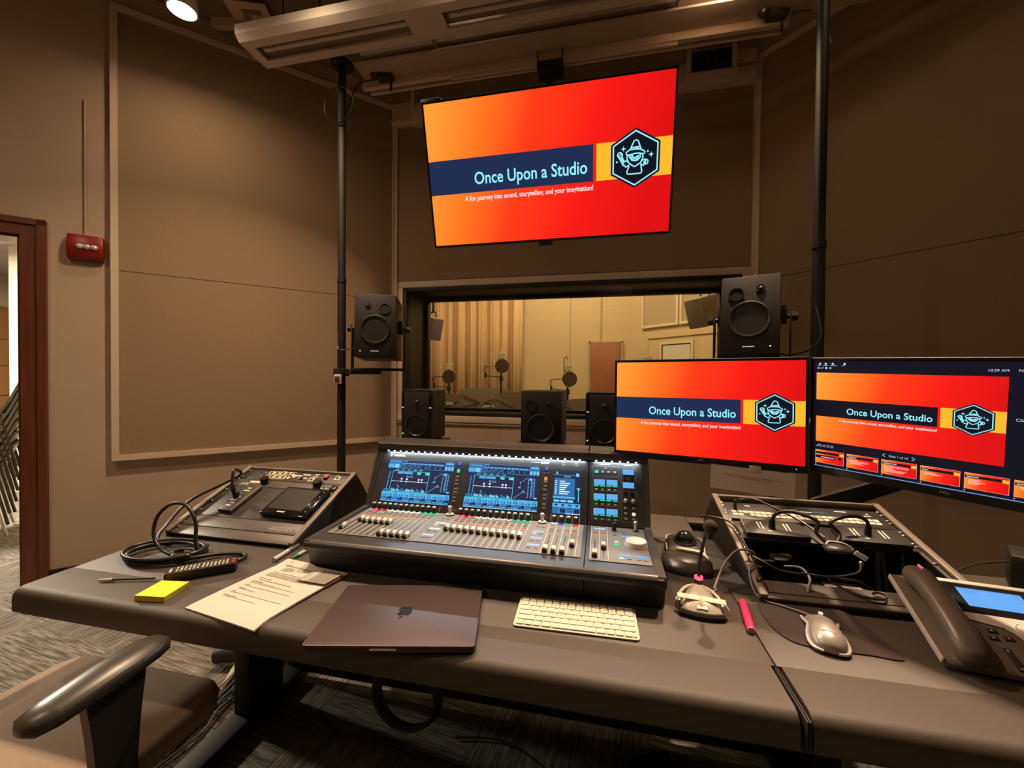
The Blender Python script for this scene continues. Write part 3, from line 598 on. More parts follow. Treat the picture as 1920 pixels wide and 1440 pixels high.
# ================================================================== POLES, SPEAKERS, DISPLAYS
def MBX(root, M): return MB(X=root.matrix_basis.inverted() @ M)
def face(c, a, t, ro=0.0):                            # frame of a panel that faces the seat: yaw a, tilt t (degrees), x right, y up, z out
    a, t, ro = [math.radians(v) for v in (a, t, ro)]
    ex = Vector((math.cos(a), math.sin(a), 0)); n = Vector((math.sin(a), -math.cos(a), 0)); ez = Vector((0, 0, 1))*math.cos(t) - n*math.sin(t)
    return frameM(c, ex*math.cos(ro)+ez*math.sin(ro), -ex*math.sin(ro)+ez*math.cos(ro))
for x, y, s, lab in ((-1.663, 2.40, -1, 'tall black round pole on the left holding the left hanging speaker'), (.982, 2.17, 1, 'tall black round pole on the right behind the two desk monitors')):
    root = thing('speaker_pole', lab, 'pole', (x, y, 0), 0, 'floor to ceiling black poles')
    MB().cyl((0, 0, .012), (0, 0, 1.95), .0265, n=20).cyl((0, 0, 1.95), (0, 0, 3.345 if s < 0 else CEIL), .024, n=20).build('pole_tube', 'black_paint', root)
    MB().cyl((0, 0, 0), (0, 0, .012), .09, n=24).build('base_plate', 'black_paint', root)
    MB().cyl((0, 0, 3.33 if s < 0 else 3.83), (0, 0, 3.345 if s < 0 else CEIL), .07, n=20).build('ceiling_plate', 'black_paint', root); MB().cyl((0, 0, 1.93), (0, 0, 1.96), .029, n=20).build('collar', 'black_paint', root)
MBL = MB().tube([(-1.663+.105*math.cos(a*PI/10), 2.365, 3.06+.115*math.sin(a*PI/10)) for a in range(20)], .005, 6, True)
solo('cable_loop', MBL, 'cable_black', 'thin black cable loop hung around the top of the left pole', 'cable')
root = thing('wall_outlet', 'small white square outlet box on the left black pole', 'outlet', (-1.66, 2.368, 1.30))
MB().use('outlet_white').box((0, -.008, 0), (.056, .016, .062), None, .006, 3).build('outlet_plate', None, root)
MB().box((0, -.018, 0), (.034, .004, .038), None, .002).build('socket', 'door_wood', root)

def hang_speaker(c, yaw, tilt, side, label, big):
    root = thing('monitor_speaker', label, 'speaker', c, 0, 'large black speakers hung on brackets')
    M_ = face(c, yaw, tilt); w_, h_, d_ = .252, .392, .30
    MBX(root, M_).box((0, 0, -d_/2), (w_, h_, d_), None, .006, 2).build('cabinet', 'speaker_paint', root)
    wy = -.025; MBX(root, M_).lathe([(.091, -.001), (.091, .004), (.086, .006), (.078, .004), (.076, -.006), (.045, -.022), (.036, -.020), (0, -.020)], (0, wy, .002), (0, 0, 1), 40).build('woofer', 'cone_black', root, 25)
    MBX(root, M_).lathe([(.037, -.020), (.032, -.010), (.018, -.003), (0, -.001)], (0, wy, .002), (0, 0, 1), 32).build('dust_cap', 'speaker_paint', LAST[0], 25)
    MBX(root, M_).lathe([(.034, .0005), (.034, .003), (.029, .003), (.024, -.02), (.0, -.021)], (-side*.058, .105, .001), (0, 0, 1), 28).build('bass_port', 'black_matte', root)
    MBX(root, M_).lathe([(.020, .0005), (.019, .003), (.012, .002), (.008, .006), (0, .008)], (side*.045, .125, .001), (0, 0, 1), 24).build('tweeter', 'speaker_paint', root)
    m = MBX(root, M_); m.ball((side*.088, -.160, .001), .0032, 10, 6); m.build('power_light', 'led_lime', root)
    m = MBX(root, M_)
    for i, x in enumerate((-.022, -.013, -.005, .004, .012, .020)): m.box((x, -.160, .0008), (.006 if i % 2 else .0045, .0045, .0014))
    m.build('badge', 'logo_white', root)
    return root, M_
for s, pole in ((-1, (-1.663, 2.40)), (1, (.982, 2.17))):
    c = (-1.375, 2.322, 1.637) if s < 0 else (.696, 2.179, 1.634)
    yaw, tilt = (19.9, 3) if s < 0 else (-20.9, 10)
    hang_speaker(c, yaw, tilt, s, ('black two-way speaker hung on the left pole beside the window edge' if s < 0 else 'black two-way speaker hung on the right pole over the window corner'), 1)
    root = thing('speaker_bracket', ('black yoke bracket under the speaker on the left pole' if s < 0 else 'black yoke bracket around the speaker on the right pole'), 'bracket', (c[0], c[1], 1.355))
    F = face((c[0], c[1], 0), yaw, 0); m = MBX(root, F); g = .168
    m.box((0, 1.365, -.14), (g*2+.012, .018, .05), None, .003).box((-g, 1.50, -.14), (.008, .28, .05), None, .002).box((g, 1.50, -.14), (.008, .28, .05), None, .002); m.build('yoke', 'black_paint', root)
    m = MB(root); a = F @ Vector((0, 1.345, -.14)); m.prism([a+Vector((0, -.025, -.012)), a+Vector((0, .025, -.012)), Vector((pole[0], pole[1]+.025, 1.333)), Vector((pole[0], pole[1]-.025, 1.333))], (0, 0, .024)).box((pole[0], pole[1], 1.345), (.075, .075, .05), None, .006); m.build('arm', 'black_paint', root)
    for q in (-1, 1):
        m = MBX(root, F); m.cyl((q*.126, 1.63, -.14), (q*.19, 1.63, -.14), .010, n=12).cyl((q*.174, 1.63, -.14), (q*.198, 1.63, -.14), .024, .020, 8).box((q*.14, 1.64, -.14), (.024, .09, .045), None, .004); m.build('clamp_knob', 'black_plastic', root)
solo('speaker_cable', MB().tube([(-1.655, 2.36, 1.60), (-1.64, 2.33, 1.50), (-1.60, 2.30, 1.485), (-1.545, 2.38, 1.50)], .004, 6, smooth=6), 'cable_black', 'short black cable from the left pole to its speaker', 'cable')
solo('speaker_cable', MB().tube([(.96, 2.14, 1.66), (.965, 2.10, 1.52), (.93, 2.12, 1.46), (.86, 2.2, 1.44), (.78, 2.28, 1.50)], .005, 6, smooth=6), 'cable_black', 'black cable drooping from the right pole to the right hanging speaker', 'cable')

def shelf_stand(x, y, z, wd, label):
    root = thing('speaker_stand', label, 'stand', (x, y, 0), 0, 'stands of the three speakers behind the console')
    MB().box((0, 0, z-.006), (wd, .24, .012), None, .003).build('top_plate', 'black_paint', root)
    MB().cyl((0, 0, .02), (0, 0, z-.012), .03, n=18).build('post', 'black_paint', root)
    MB().box((0, 0, .01), (.34, .34, .02), None, .005).build('base', 'black_paint', root)
def small_speaker(x, label):
    root = thing('monitor_speaker', label, 'speaker', (x, 2.15, .953), 0, 'small black speakers behind the console')
    m = MB(); w_, h_ = .188, .285; outl = []
    for sx, sz, a0 in ((1, 1, 0), (-1, 1, 90), (-1, -1, 180), (1, -1, 270)):
        for k in range(4): a = math.radians(a0+30*k); outl.append((sx*(w_/2-.012)+.012*math.cos(a), 0, .008+h_/2+sz*(h_/2-.012)+.012*math.sin(a)))
    m.prism(outl, (0, .19, 0)); m.build('cabinet', 'speaker_paint', root, 50)
    MB().box((0, -.002, .15), (.150, .006, .262), None, .003).build('front_baffle', 'black_plastic', root)
    MB().lathe([(.066, 0), (.066, .004), (.060, .006), (.055, .001), (.030, -.014), (.0, -.014)], (0, -.004, .095), (0, -1, 0), 36).build('woofer', 'cone_black', root, 25)
    MB().lathe([(.025, -.0135), (.014, -.006), (0, -.004)], (0, -.004, .095), (0, -1, 0), 28).build('dust_cap', 'speaker_paint', LAST[0], 25)
    MB().lathe([(.048, 0), (.040, -.004), (.018, -.006), (.014, .001), (.008, .006), (0, .007)], (0, -.004, .222), (0, -1, 0), 28).build('tweeter', 'speaker_paint', root, 25)
    for s in (-1, 1):
        MB().box((s*.085, .01, .235), (.014, .03, .075), None, .004).build('side_slot', 'black_gloss', root)
        MB().box((s*.083, -.006, .193), (.012, .004, .005), None, .001).build('side_clip', 'logo_white', root)
    MB().ball((-.084, -.003, .045), .003, 8, 6).build('power_light', 'led_lime', root)
    MB().box((0, -.0055, .016), (.034, .001, .006)).build('badge', 'logo_grey', root)
    for q in (-.06, .06): MB().cyl((q, .05, 0), (q, .05, .008), .012, n=10).build('foot', 'black_rubber', root)
small_speaker(-1.011, 'small black speaker at the left behind the console under the window edge'); shelf_stand(-1.011, 2.24, .953, .24, 'black stand under the small left speaker behind the console')
small_speaker(.020, 'small black speaker half hidden by the left desk monitor'); shelf_stand(.02, 2.24, .953, .24, 'black stand under the small speaker beside the left desk monitor')
c = (-.314, 2.2, 1.0985); root = thing('monitor_speaker', 'black speaker in the middle behind the console with its port at the left', 'speaker', (c[0], c[1], .945)); M_ = face(c, -2, 0)
MBX(root, M_).box((0, 0, -.12), (.222, .300, .24), None, .005).build('cabinet', 'speaker_paint', root)
MBX(root, M_).lathe([(.078, 0), (.078, .004), (.073, .006), (.066, .003), (.040, -.018), (.030, -.016), (.016, -.006), (0, -.004)], (0, -.052, .001), (0, 0, 1), 36).build('woofer', 'cone_black', root, 25)
MBX(root, M_).lathe([(.032, .0005), (.032, .003), (.027, .003), (.022, -.02), (0, -.021)], (-.055, .068, .001), (0, 0, 1), 28).build('bass_port', 'black_matte', root)
MBX(root, M_).lathe([(.018, 0), (.017, .003), (.010, .002), (.006, .006), (0, .007)], (.040, .085, .001), (0, 0, 1), 20).build('tweeter', 'speaker_paint', root)
shelf_stand(-.33, 2.30, .943, .30, 'black stand under the middle speaker behind the console')

# ------------------------------------------------------------------ the slide that the displays show
def wiz(x, y): return ((x-770)/535.0, (700-(y+.115*(x-770)*1.0))/535.0)
WIZ = [
 ([(600,640),(597,605),(640,575),(672,552),(705,480),(742,400),(785,378),(822,398),(850,470),(880,545),(925,560),(950,585),(945,612),(905,618),(840,610),(760,618),(690,640),(640,652)], True),
 ([(672,556),(740,545),(820,535),(880,545)], False), ([(690,522),(760,510),(860,492)], False), ([(770,508),(800,522),(830,505)], False),
 ([(622,650),(615,715),(650,790),(700,820),(760,852),(820,815),(870,780),(905,720),(918,660),(900,620)], False),
 ([(655,645),(662,690),(690,715),(705,740),(760,745),(815,735),(845,700),(868,675),(862,625)], False),
 ([(685,665),(705,690),(722,668),(705,640)], False), ([(808,650),(830,672),(845,645)], False),
 ([(700,712),(728,680),(762,690),(800,672),(835,700),(800,715),(762,708),(730,722)], True),
 ([(632,762),(585,755),(555,775),(545,800)], False), ([(655,830),(590,868),(570,830)], False), ([(655,830),(645,880),(618,955),(630,990),(690,988),(800,975),(880,965),(902,940),(892,870),(880,800)], False),
 ([(880,800),(935,828),(945,800)], False), ([(905,735),(955,715),(1000,720),(1015,755),(1000,790),(965,800),(940,790),(945,745)], False), ([(960,720),(970,755),(958,795)], False),
 ([(480+46*math.cos(i*PI/6), 657+46*math.sin(i*PI/6)) for i in range(12)], True), ([(450,675),(510,640)], False), ([(455,690),(530,810),(560,800)], False), ([(518,685),(565,775)], False), ([(530,810),(545,838),(575,838)], False), ([(495,690),(540,775)], False)]
def star4(m, cx, cy, r, M_, z):
    pts = [];
    for i in range(8): rr = r if i % 2 == 0 else r*.32; pts.append((cx+rr*math.sin(i*PI/4), cy+rr*math.cos(i*PI/4), z))
    m.add(pts, [tuple(reversed(range(8)))], M_)
def slide(m, W, M_, navy='slide_navy', emblem=True, title=True, thumb=None):
    H = W*.5625; U = lambda u: (u-.5)*W; V = lambda v: (.5-v)*H; e = W*.0006
    m.use('slide_background').rect(-W/2, -H/2, W/2, H/2, M_, 0, True)
    if thumb is None:
        m.use(navy).rect(-W/2, V(.628), U(.700), V(.388), M_, e)
        m.use('slide_yellow').rect(U(.713), V(.628), W/2, V(.388), M_, e)
        R = .190*H; cx, cy = U(.862), V(.505)
        hexa = lambda r: [(cx+r*math.sin(i*PI/3), cy+r*math.cos(i*PI/3)) for i in range(6)]
        m.use('slide_black').add([(p[0], p[1], 2*e) for p in hexa(R)], [tuple(reversed(range(6)))], M_)
        m.use('slide_cyan').stroke(hexa(R*.90), R*.055, M_, 3*e, True)
        for pts, cl in WIZ: m.stroke([(cx+wiz(*p)[0]*R, cy+wiz(*p)[1]*R) for p in pts], R*.046, M_, 3*e, cl)
        for p in ((545, 545), (1070, 625)): q = wiz(*p); star4(m, cx+q[0]*R, cy+q[1]*R, R*.10, M_, 3*e)
        for p in ((1003, 573), (422, 783)): q = wiz(*p); m.disc(cx+q[0]*R, cy+q[1]*R, R*.035, M_, 3*e, 10)
        m.use('slide_cyan').text('Once Upon a Studio', U(.678), V(.572), W*.068, M_, 3*e, 'RIGHT', W*.475, bold=W*.0009)
        m.use('slide_white').text('A fun journey into sound, storytelling, and your imagination!', U(.702), V(.685), W*.0275, M_, 3*e, 'RIGHT', W*.548, bold=W*.0005)
    else:
        m.use(navy).rect(-W/2, V(.30), U(.84), V(.14), M_, e); m.use('slide_yellow').rect(U(.85), V(.33), W/2, V(.13), M_, e)
        m.use('view_white')
        if thumb == 0:
            m.use(navy).rect(-W/2, V(.62), U(.72), V(.40), M_, 2*e); m.use('slide_black').disc(U(.86), V(.5), W*.065, M_, 3*e, 6)
            m.use('view_white').rect(U(.2), V(.56), U(.68), V(.50), M_, 3*e)
        else:
            m.rect(U(.05), V(.25), U(.05+.12*thumb % .35+.15), V(.20), M_, 2*e)
            rnd = random.Random(thumb)
            if thumb < 5:
                m.use('slide_white')
                for i in range(3+2*(thumb % 3)): m.rect(U(.10), V(.42+.065*i), U(.3+.5*rnd.random()), V(.40+.065*i), M_, 2*e)
            else:
                m.use('thumb_cream')
                for i in range(5): m.rect(U(.12+.06*i), V(.46+.11*i), U(.66+.07*i), V(.38+.11*i), M_, 2*e)
        m.use('thumb_border').frame(-W/2, -H/2, W/2, H/2, W*.012, M_, 4*e)

# television
c = (-.292, 2.057, 2.376); M_ = face(c, -.2, -15.5, .04)
root = thing('television', 'large wall television tilted down above the window showing an orange title slide', 'television', c)
W_, H_ = 1.218, .685
MBX(root, M_).box((0, 0, -.022), (W_+.022, H_+.022, .036), None, .004).box((0, -.03, -.05), (.8, .42, .03), None, .01).build('tv_body', 'black_plastic', root)
m = MBX(root, M_ @ Matrix.Translation((0, 0, -.0035))); slide(m, W_, Matrix.Identity(4)); m.build('screen', None, root)
MBX(root, M_).use('black_gloss').frame(-W_/2-.010, -H_/2-.010, W_/2+.010, H_/2+.010, .0105, Matrix.Identity(4), -.0025).build('bezel', None, root)
MBX(root, M_).box((0, -H_/2-.022, -.015), (.07, .022, .022), None, .003).build('sensor_bar', 'black_plastic', root)
MBX(root, M_).box((-.58, .345, -.06), (.11, .07, .05), None, .005).build('rear_box', 'black_plastic', root)
root = thing('television_mount', 'black ceiling mount gripping the pale rail above the television', 'mount', (-.335, 2.60, 3.29))
MB(root).box2((-.41, 2.555, 3.235), (-.25, 2.67, 3.29), .004).box2((-.41, 2.55, 3.24), (-.403, 2.56, 3.375)).box2((-.257, 2.55, 3.24), (-.25, 2.56, 3.375)).build('rail_clamp', 'black_paint', root)
MB(root).cyl((-.335, 2.61, 2.35), (-.335, 2.61, 3.24), .022, n=16).build('drop_pole', 'black_paint', root)
m = MB(root); m.box2((-.36, 2.20, 2.40), (-.31, 2.63, 2.46), .004); m.box2((-.62, 2.165, 2.30), (-.05, 2.205, 2.52), .004); m.build('tilt_arm', 'black_paint', root)

# desk monitors
def monitor(c, yaw, tilt, ro, label, content):
    root = thing('computer_monitor', label, 'monitor', c, 0, 'widescreen monitors over the right rack'); M_ = face(c, yaw, tilt, ro); W_, H_ = .531, .299
    MBX(root, M_).box((0, -.006, -.012), (W_+.016, H_+.030, .020), None, .003).box((0, 0, -.034), (.34, .22, .03), None, .012).build('monitor_body', 'black_plastic', root)
    m = MBX(root, M_ @ Matrix.Translation((0, 0, -.0015))); content(m, W_, H_); m.build('screen', None, root)
    MBX(root, M_).use('black_gloss').frame(-W_/2-.007, -H_/2-.020, W_/2+.007, H_/2+.007, .0072, Matrix.Identity(4), -.0008).rect(-W_/2, -H_/2-.0135, W_/2, -H_/2, Matrix.Identity(4), -.0008).build('bezel', None, root)
    MBX(root, M_).text('DELL', 0, -H_/2-.0105, .0085, Matrix.Identity(4), .0, 'CENTER', bold=.0002).build('badge', 'logo_grey', root)
    MBX(root, M_).disc(W_/2-.02, -H_/2-.010, .0015, Matrix.Identity(4), .0005).build('power_light', 'led_bluewhite', root)
    return root, M_
c1 = Vector((.308, 1.374, 1.224)); _, MM1 = monitor(c1, -17.0, 1.1, .2, 'left desk monitor filled by the orange title slide', lambda m, W, H: slide(m, W, Matrix.Identity(4)))
def presenter(m, W, H):
    I = Matrix.Identity(4); m.use('view_dark').rect(-W/2, -H/2, W/2, H/2, I)
    sw_ = .345; sx, sy = -.0865, .0205; T = Matrix.Translation((sx, sy, .0003)); slide(m, sw_, T, 'view_dark')
    L = sx-sw_/2; m.use('view_white')
    for i, x in enumerate((.005, .018, .034, .060)):
        m.disc(L+x+.003, H/2-.0075, .0028, I, .0004, 12); m.rect(L+x-.003, H/2-.0128, L+x+.004+.004*(i % 3), H/2-.0118, I, .0004)
    m.text('00:17', L+.001, H/2-.0215, .0068, I, .0004); m.rect(L+.020, H/2-.0215, L+.0245, H/2-.0165, I, .0004); m.stroke([(L+.0315+.0022*math.cos(i*PI/6), H/2-.019+.0022*math.sin(i*PI/6)) for i in range(12)], .0009, I, .0004, True)
    m.text('10:29 AM', sx+sw_/2, H/2-.0215, .0078, I, .0004, 'RIGHT'); m.text('Next slide', sx+sw_/2+.012, H/2-.0215, .0085, I, .0004); m.text('Click to add notes', sx+sw_/2+.012, .024, .0085, I, .0004)
    y = sy-sw_*.28125-.012
    m.stroke([(L+.002, y-.003), (L+.008, y+.003)], .002, I, .0004)
    for i in range(1, 5): cx = L+.003+.0088*i; m.stroke([(cx+.0028*math.cos(j*PI/4), y+.0028*math.sin(j*PI/4)) for j in range(8)], .0009, I, .0004, True)
    m.text('Slide 1 of 14', sx+.003, y-.004, .0072, I, .0004, 'CENTER'); m.stroke([(sx-.022, y+.003), (sx-.027, y-.001), (sx-.022, y-.005)], .0012, I, .0004); m.stroke([(sx+.028, y+.003), (sx+.033, y-.001), (sx+.028, y-.005)], .0016, I, .0004)
    tw = .066; ty = -H/2+.030
    for i in range(7):
        cx = -W/2+.006+tw/2+(tw+.0062)*i
        if cx+tw/2 < W/2: slide(m, tw, Matrix.Translation((cx, ty, .0004)), 'view_dark', thumb=i)
        m.use('view_white').disc(cx-tw/2+.001, ty-tw*.28-.004, .0012, I, .0004, 8)
    m.use('view_bar').rect(-W/2+.004, -H/2+.0015, W/2-.12, -H/2+.0035, I, .0004)
    m.use('view_white')
    for k in (0, .012): m.stroke([(.125+k, y-.022), (.130+k, y-.018), (.135+k, y-.020)], .002, I, .0004); m.stroke([(.127+k, y-.026), (.128+k, y-.020)], .002, I, .0004)
c2s = Vector((.7176, 1.191, 1.237)); M2 = face(c2s, -44.3, -6.0, -1.9); c2 = M2 @ Vector((.0865, -.0205, 0))
_, MM2 = monitor(c2, -44.3, -6.0, -1.9, 'right desk monitor showing the presenter view with a row of slide thumbnails', presenter)
root = thing('monitor_stand', 'black twin arm stand carrying both desk monitors behind the right rack', 'monitor stand', (.66, 1.70, .75))
MB().box((0, 0, .008), (.24, .16, .016), None, .004).build('base', 'black_paint', root)
MB().cyl((0, 0, .016), (0, 0, .50), .018, n=16).build('post', 'black_paint', root)
b1 = MM1 @ Vector((0, 0, -.05)); b2 = MM2 @ Vector((-.02, 0, -.05))
for b in (b1, b2):
    m = MB(root); m.tube([(.66, 1.70, 1.17), ((b.x+.66)/2+.03, (b.y+1.70)/2, 1.17), (b.x, b.y, 1.19)], .016, 10); m.ball((b.x, b.y, 1.19), .03, 12, 8); m.build('arm', 'black_paint', root)
    MB(root).box((b.x, b.y, 1.21), (.10, .02, .10), Rz(math.radians(-17 if b is b1 else -44)), .004).build('mount_plate', 'black_paint', root)
# dark angled legs seen under the right monitor
root = thing('desk_riser', 'black angled support legs under the right monitor behind the right rack', 'stand', (.64, 1.78, .752))
m = MB(root); m.prism([(.60, 1.76, 1.00), (.66, 1.76, .97), (.70, 1.76, .80), (.70, 1.76, .752), (.66, 1.76, .752), (.65, 1.76, .86)], (0, .02, 0)); m.build('leg', 'black_paint', root)
m = MB(root); m.prism([(.80, 1.78, .752), (.86, 1.78, .752), (.90, 1.78, .83), (1.10, 1.70, .96), (1.10, 1.70, 1.01), (.80, 1.78, .86)], (0, .02, 0)); m.build('leg', 'black_paint', root)
# paper note hanging from the left monitor
F = MM1 @ Matrix.Translation((.0, 0, .002)); root = thing('taped_note', 'pale paper note taped under the lower edge of the left desk monitor', 'note', F @ Vector((.12, -.17, 0)))
def onM1(p, yw): return p
m = MBX(root, F).use('paper'); m.box((.135, -.205, .001), (.215, .072, .0006), Rz(-.03)); m.use('print_red'); m.box((.140, -.195, .0016), (.15, .0015, .0004), Rz(-.04)).box((.145, -.201, .0016), (.08, .0012, .0004), Rz(-.04)); m.build('note_sheet', None, root)
MBX(root, F).box((.145, -.168, .004), (.030, .018, .003), Rz(-.03), .001).build('tape', 'outlet_white', root)
# ================================================================== DESK
DZ = .75
root = thing('studio_desk', 'long dark laminate studio desk with a padded front edge carrying the console', 'desk', (-.3, 1.2, 0)); desk = root
m = MB(root); m.box2((-1.508, .90, DZ-.035), (.345, 1.55, DZ), .003); m.build('desktop', 'desk_laminate', root)
m = MB(root); m.box2((-1.0, 1.55, DZ-.035), (.345, 1.81, DZ), .003); m.box2((.347, 1.745, DZ-.035), (.95, 1.81, DZ-.002), .003); m.build('rear_top', 'desk_laminate', root)
m = MB(root)
m.box2((.347, .90, DZ-.035), (1.6, 1.14, DZ), .003); m.box2((.93, 1.14, DZ-.035), (1.6, 1.46, DZ), .003); m.box2((.347, 1.14, DZ-.035), (.405, 1.62, DZ), .002); m.build('side_top', 'desk_laminate', root)
def bolster(x0, x1):
    pr = [(.905, DZ-.06), (.905, DZ-.004), (.902, DZ-.0005), (.896, DZ), (.800, DZ), (.793, DZ-.0008), (.785, DZ-.0035), (.778, DZ-.009), (.774, DZ-.016), (.772, DZ-.024), (.7715, DZ-.056), (.774, DZ-.061), (.79, DZ-.063)]
    mm = MB(root); mm.loft([[(x0+.004, y, z) for y, z in pr]] + [[(x, y, z) for y, z in pr] for x in (x0+.008, x1-.008)] + [[(x1-.004, y, z) for y, z in pr]]); mm.build('padded_edge', 'desk_bolster', root, 40)
bolster(-1.512, .340); bolster(.352, 1.6)
for x in (.3445, .349): MB(root).box2((x-.0015, .766, DZ-.055), (x+.0015, .90, DZ-.003), .001).build('edge_joint', 'desk_edge', root)
MB(root).box2((-1.512, .90, DZ-.06), (-1.506, 1.55, DZ-.002), .002).box2((-1.512, .79, DZ-.075), (1.6, .93, DZ-.063)).build('under_trim', 'desk_edge', root)
for x in (-1.295, .62):                                # slab legs
    MB(root).box2((x-.035, 1.27, .03), (x+.035, 1.44, DZ-.036), .006).build('leg', 'black_paint', root)
    MB(root).box2((x-.035, 1.54, .03), (x+.035, 1.62, DZ-.04), .006).build('rear_leg', 'black_paint', root)
    MB(root).box2((x-.045, .86, 0), (x+.045, 1.76, .05), .01).build('foot_beam', 'desk_edge', root)
MB(root).box2((-1.255, 1.545, .03), (.585, 1.565, .70)).build('modesty_light_block', 'black_matte', root)  # panel carried down to the floor to block lamp light under the desk

# ------------------------------------------------------------------ sloped rack housings on the desk
def rack_frame(root, x0, x1, yf, yb, zf, zb, front_open):
    d = Vector((0, yb-yf, zb-zf)).normalized(); up = Vector((0, -d.z, d.y))
    for xa, xb, lb in ((x0, x0+.016, 0), (x1-.016, x1, 1)):
        m = MB(root); m.prism([(xa, yf, DZ), (xa, yf, zf), (xa, yb, zb), (xa, yb+.012, zb-.01), (xa, yb+.12, DZ+.02), (xa, yb+.12, DZ)], (xb-xa, 0, 0)); m.build('side_panel', 'rack_black', root)
        a = Vector(((xa+xb)/2, yf-.003, zf+.002)); b = Vector(((xa+xb)/2, yb+.004, zb+.003)); L = (b-a).length
        MB(root).box((a+b)/2, (.019, L, .010), Rx(math.atan2(zb-zf, yb-yf)), .002).build('edge_strip', 'rack_edge', root)
    m = MB(root); m.box2((x0, yb-.004, zb-.028), (x1, yb+.012, zb+.004), .003); m.build('top_rail', 'rack_edge', root)
    m = MB(root); m.prism([(x0+.016, yb+.01, zb-.028), (x0+.016, yb+.118, DZ+.02), (x0+.016, yb+.118, DZ), (x0+.016, yb+.112, DZ), (x0+.016, yb+.004, zb-.03)], (x1-x0-.032, 0, 0)); m.build('back_panel', 'rack_black', root)
    return frameM((x0, yf, zf-.004), (1, 0, 0), d), (Vector((0, yb-yf, zb-zf))).length
def screws(root, F, xs, vs, part='screw'):
    me = MB().lathe([(.0045, 0), (.0042, .0022), (.002, .003), (0, .003)], (0, 0, 0), (0, 0, 1), 10).mesh('screw', 'screw_steel')
    R = (root.matrix_basis.inverted() @ F)
    for x in xs:
        for v in vs:
            o = bpy.data.objects.new(part, me); COL.objects.link(o); o.parent = root; o.matrix_basis = R @ Matrix.Translation((x, v, .001))
root = thing('sloped_rack', 'sloped desktop rack on the left of the desk with a touch panel and knobs', 'rack', (-1.23, 1.15, DZ)); rackL = root
X0, X1 = -1.49, -.972; F, LL = rack_frame(root, X0, X1, 1.15, 1.50, .768, .918, False); WW = X1-X0
FB = F
MBX(root, F).box((WW/2, .022, -.004), (WW-.034, .040, .008), None, .001).build('front_blank', 'rack_steel', root)
MBX(root, F).box((WW/2, .070, -.003), (WW-.034, .050, .006), None, .001).build('logo_plate', 'rack_steel', root)
MBX(root, F).text('ARGOSY', WW-.05, .055, .024, Matrix.Identity(4), .0006, 'RIGHT', bold=.0004).build('lettering', 'logo_grey', root)
MBX(root, F).box((WW/2, .182, -.003), (WW-.034, .170, .006), None, .001).build('blank_panel', 'rack_panel', root)
MBX(root, F).box((WW/2, .291, -.003), (WW-.034, .043, .006), None, .001).build('power_unit', 'rack_steel', root)
MBX(root, F).box((WW/2, .345, -.003), (WW-.034, .060, .006), None, .001).build('connector_panel', 'rack_panel', root)
screws(root, F, (.022, WW-.022), (.03, .055, .090, .12, .17, .24, .275, .305, .325, .365))
for i, x in enumerate((.155, .400)): MBX(root, F).lathe([(.021, 0), (.021, .004), (.018, .005), (.017, .022), (.015, .024), (0, .024)], (x, .300, 0), (0, 0, 1), 24).build('volume_knob', 'knob_black', root)
m = MBX(root, F)
for x in (.22, .235, .25, .262, .275, .29): m.box((x, .275, .0006), (.010, .004, .0008))
m.use('print_ink'); m.build('legend', 'connector_cream', root)
for i, x in enumerate((.065, .082)): MBX(root, F).use('silver_rim').box((x, .285, .001), (.012, .016, .002), None, .001).use('knob_black').box((x, .290, .003), (.006, .006, .004)).build('small_switch', None, root)
MBX(root, F).use('outlet_white').box((.11, .296, .0006), (.05, .012, .001)).build('label', None, root)
for x, w_ in ((.425, .018), (.447, .014)): MBX(root, F).use('knob_black').box((x, .285, .001), (w_, .020, .002), None, .001).use('line_white').box((x, .285, .0026), (w_*.4, .008, .001)).build('jack_socket', None, root)
MBX(root, F).box((.477, .288, .004), (.024, .026, .008), None, .002).build('rocker_switch', 'knob_black', root)
for r_, (yy, x_0) in enumerate(((.360, .135), (.334, .128))):      # eight panel sockets
    for k in range(4): MBX(root, F).use('connector_cream').box((x_0+.027*k, yy, .001), (.024, .022, .002), None, .003).use('knob_black').box((x_0+.027*k, yy, .0026), (.010, .014, .0012), None, .002).build('panel_socket', None, root)
for x, y_, w_, h_ in ((.270, .353, .034, .007), (.305, .362, .036, .007), (.300, .340, .038, .007), (.110, .335, .018, .002), (.105, .361, .012, .002), (.235, .372, .03, .002), (.19, .375, .02, .002), (.35, .368, .018, .004), (.39, .372, .028, .002), (.44, .372, .018, .002)):
    MBX(root, F).box((x, y_, .0006), (w_, h_, .001)).build('label', 'label_cream', root)
for x, y_ in ((.243, .355), (.255, .345), (.235, .335)): MBX(root, F).use('connector_cream').lathe([(.008, 0), (.008, .002), (.004, .0025), (0, .0015)], (x, y_, 0), (0, 0, 1), 12).build('round_socket', None, root)
MBX(root, F).lathe([(.010, 0), (.010, .003), (.006, .004), (.005, .001), (0, .001)], (.350, .352, 0), (0, 0, 1), 16).build('combo_socket', 'knob_grey', root)
for x, y_ in ((.345, .333), (.452, .352)): MBX(root, F).use('connector_cream').box((x, y_, .001), (.024, .024, .002), None, .003).use('knob_black').lathe([(.006, 0), (.006, .0012), (0, .0012)], (x, y_, .002), (0, 0, 1), 12).build('panel_socket', None, root)
MBX(root, F).use('rubber_button_red').box((.402, .352, .005), (.016, .020, .010), None, .002).build('red_button', None, root)
MBX(root, F).box((.296, .336, .002), (.014, .010, .004)).build('small_socket', 'knob_black', root)
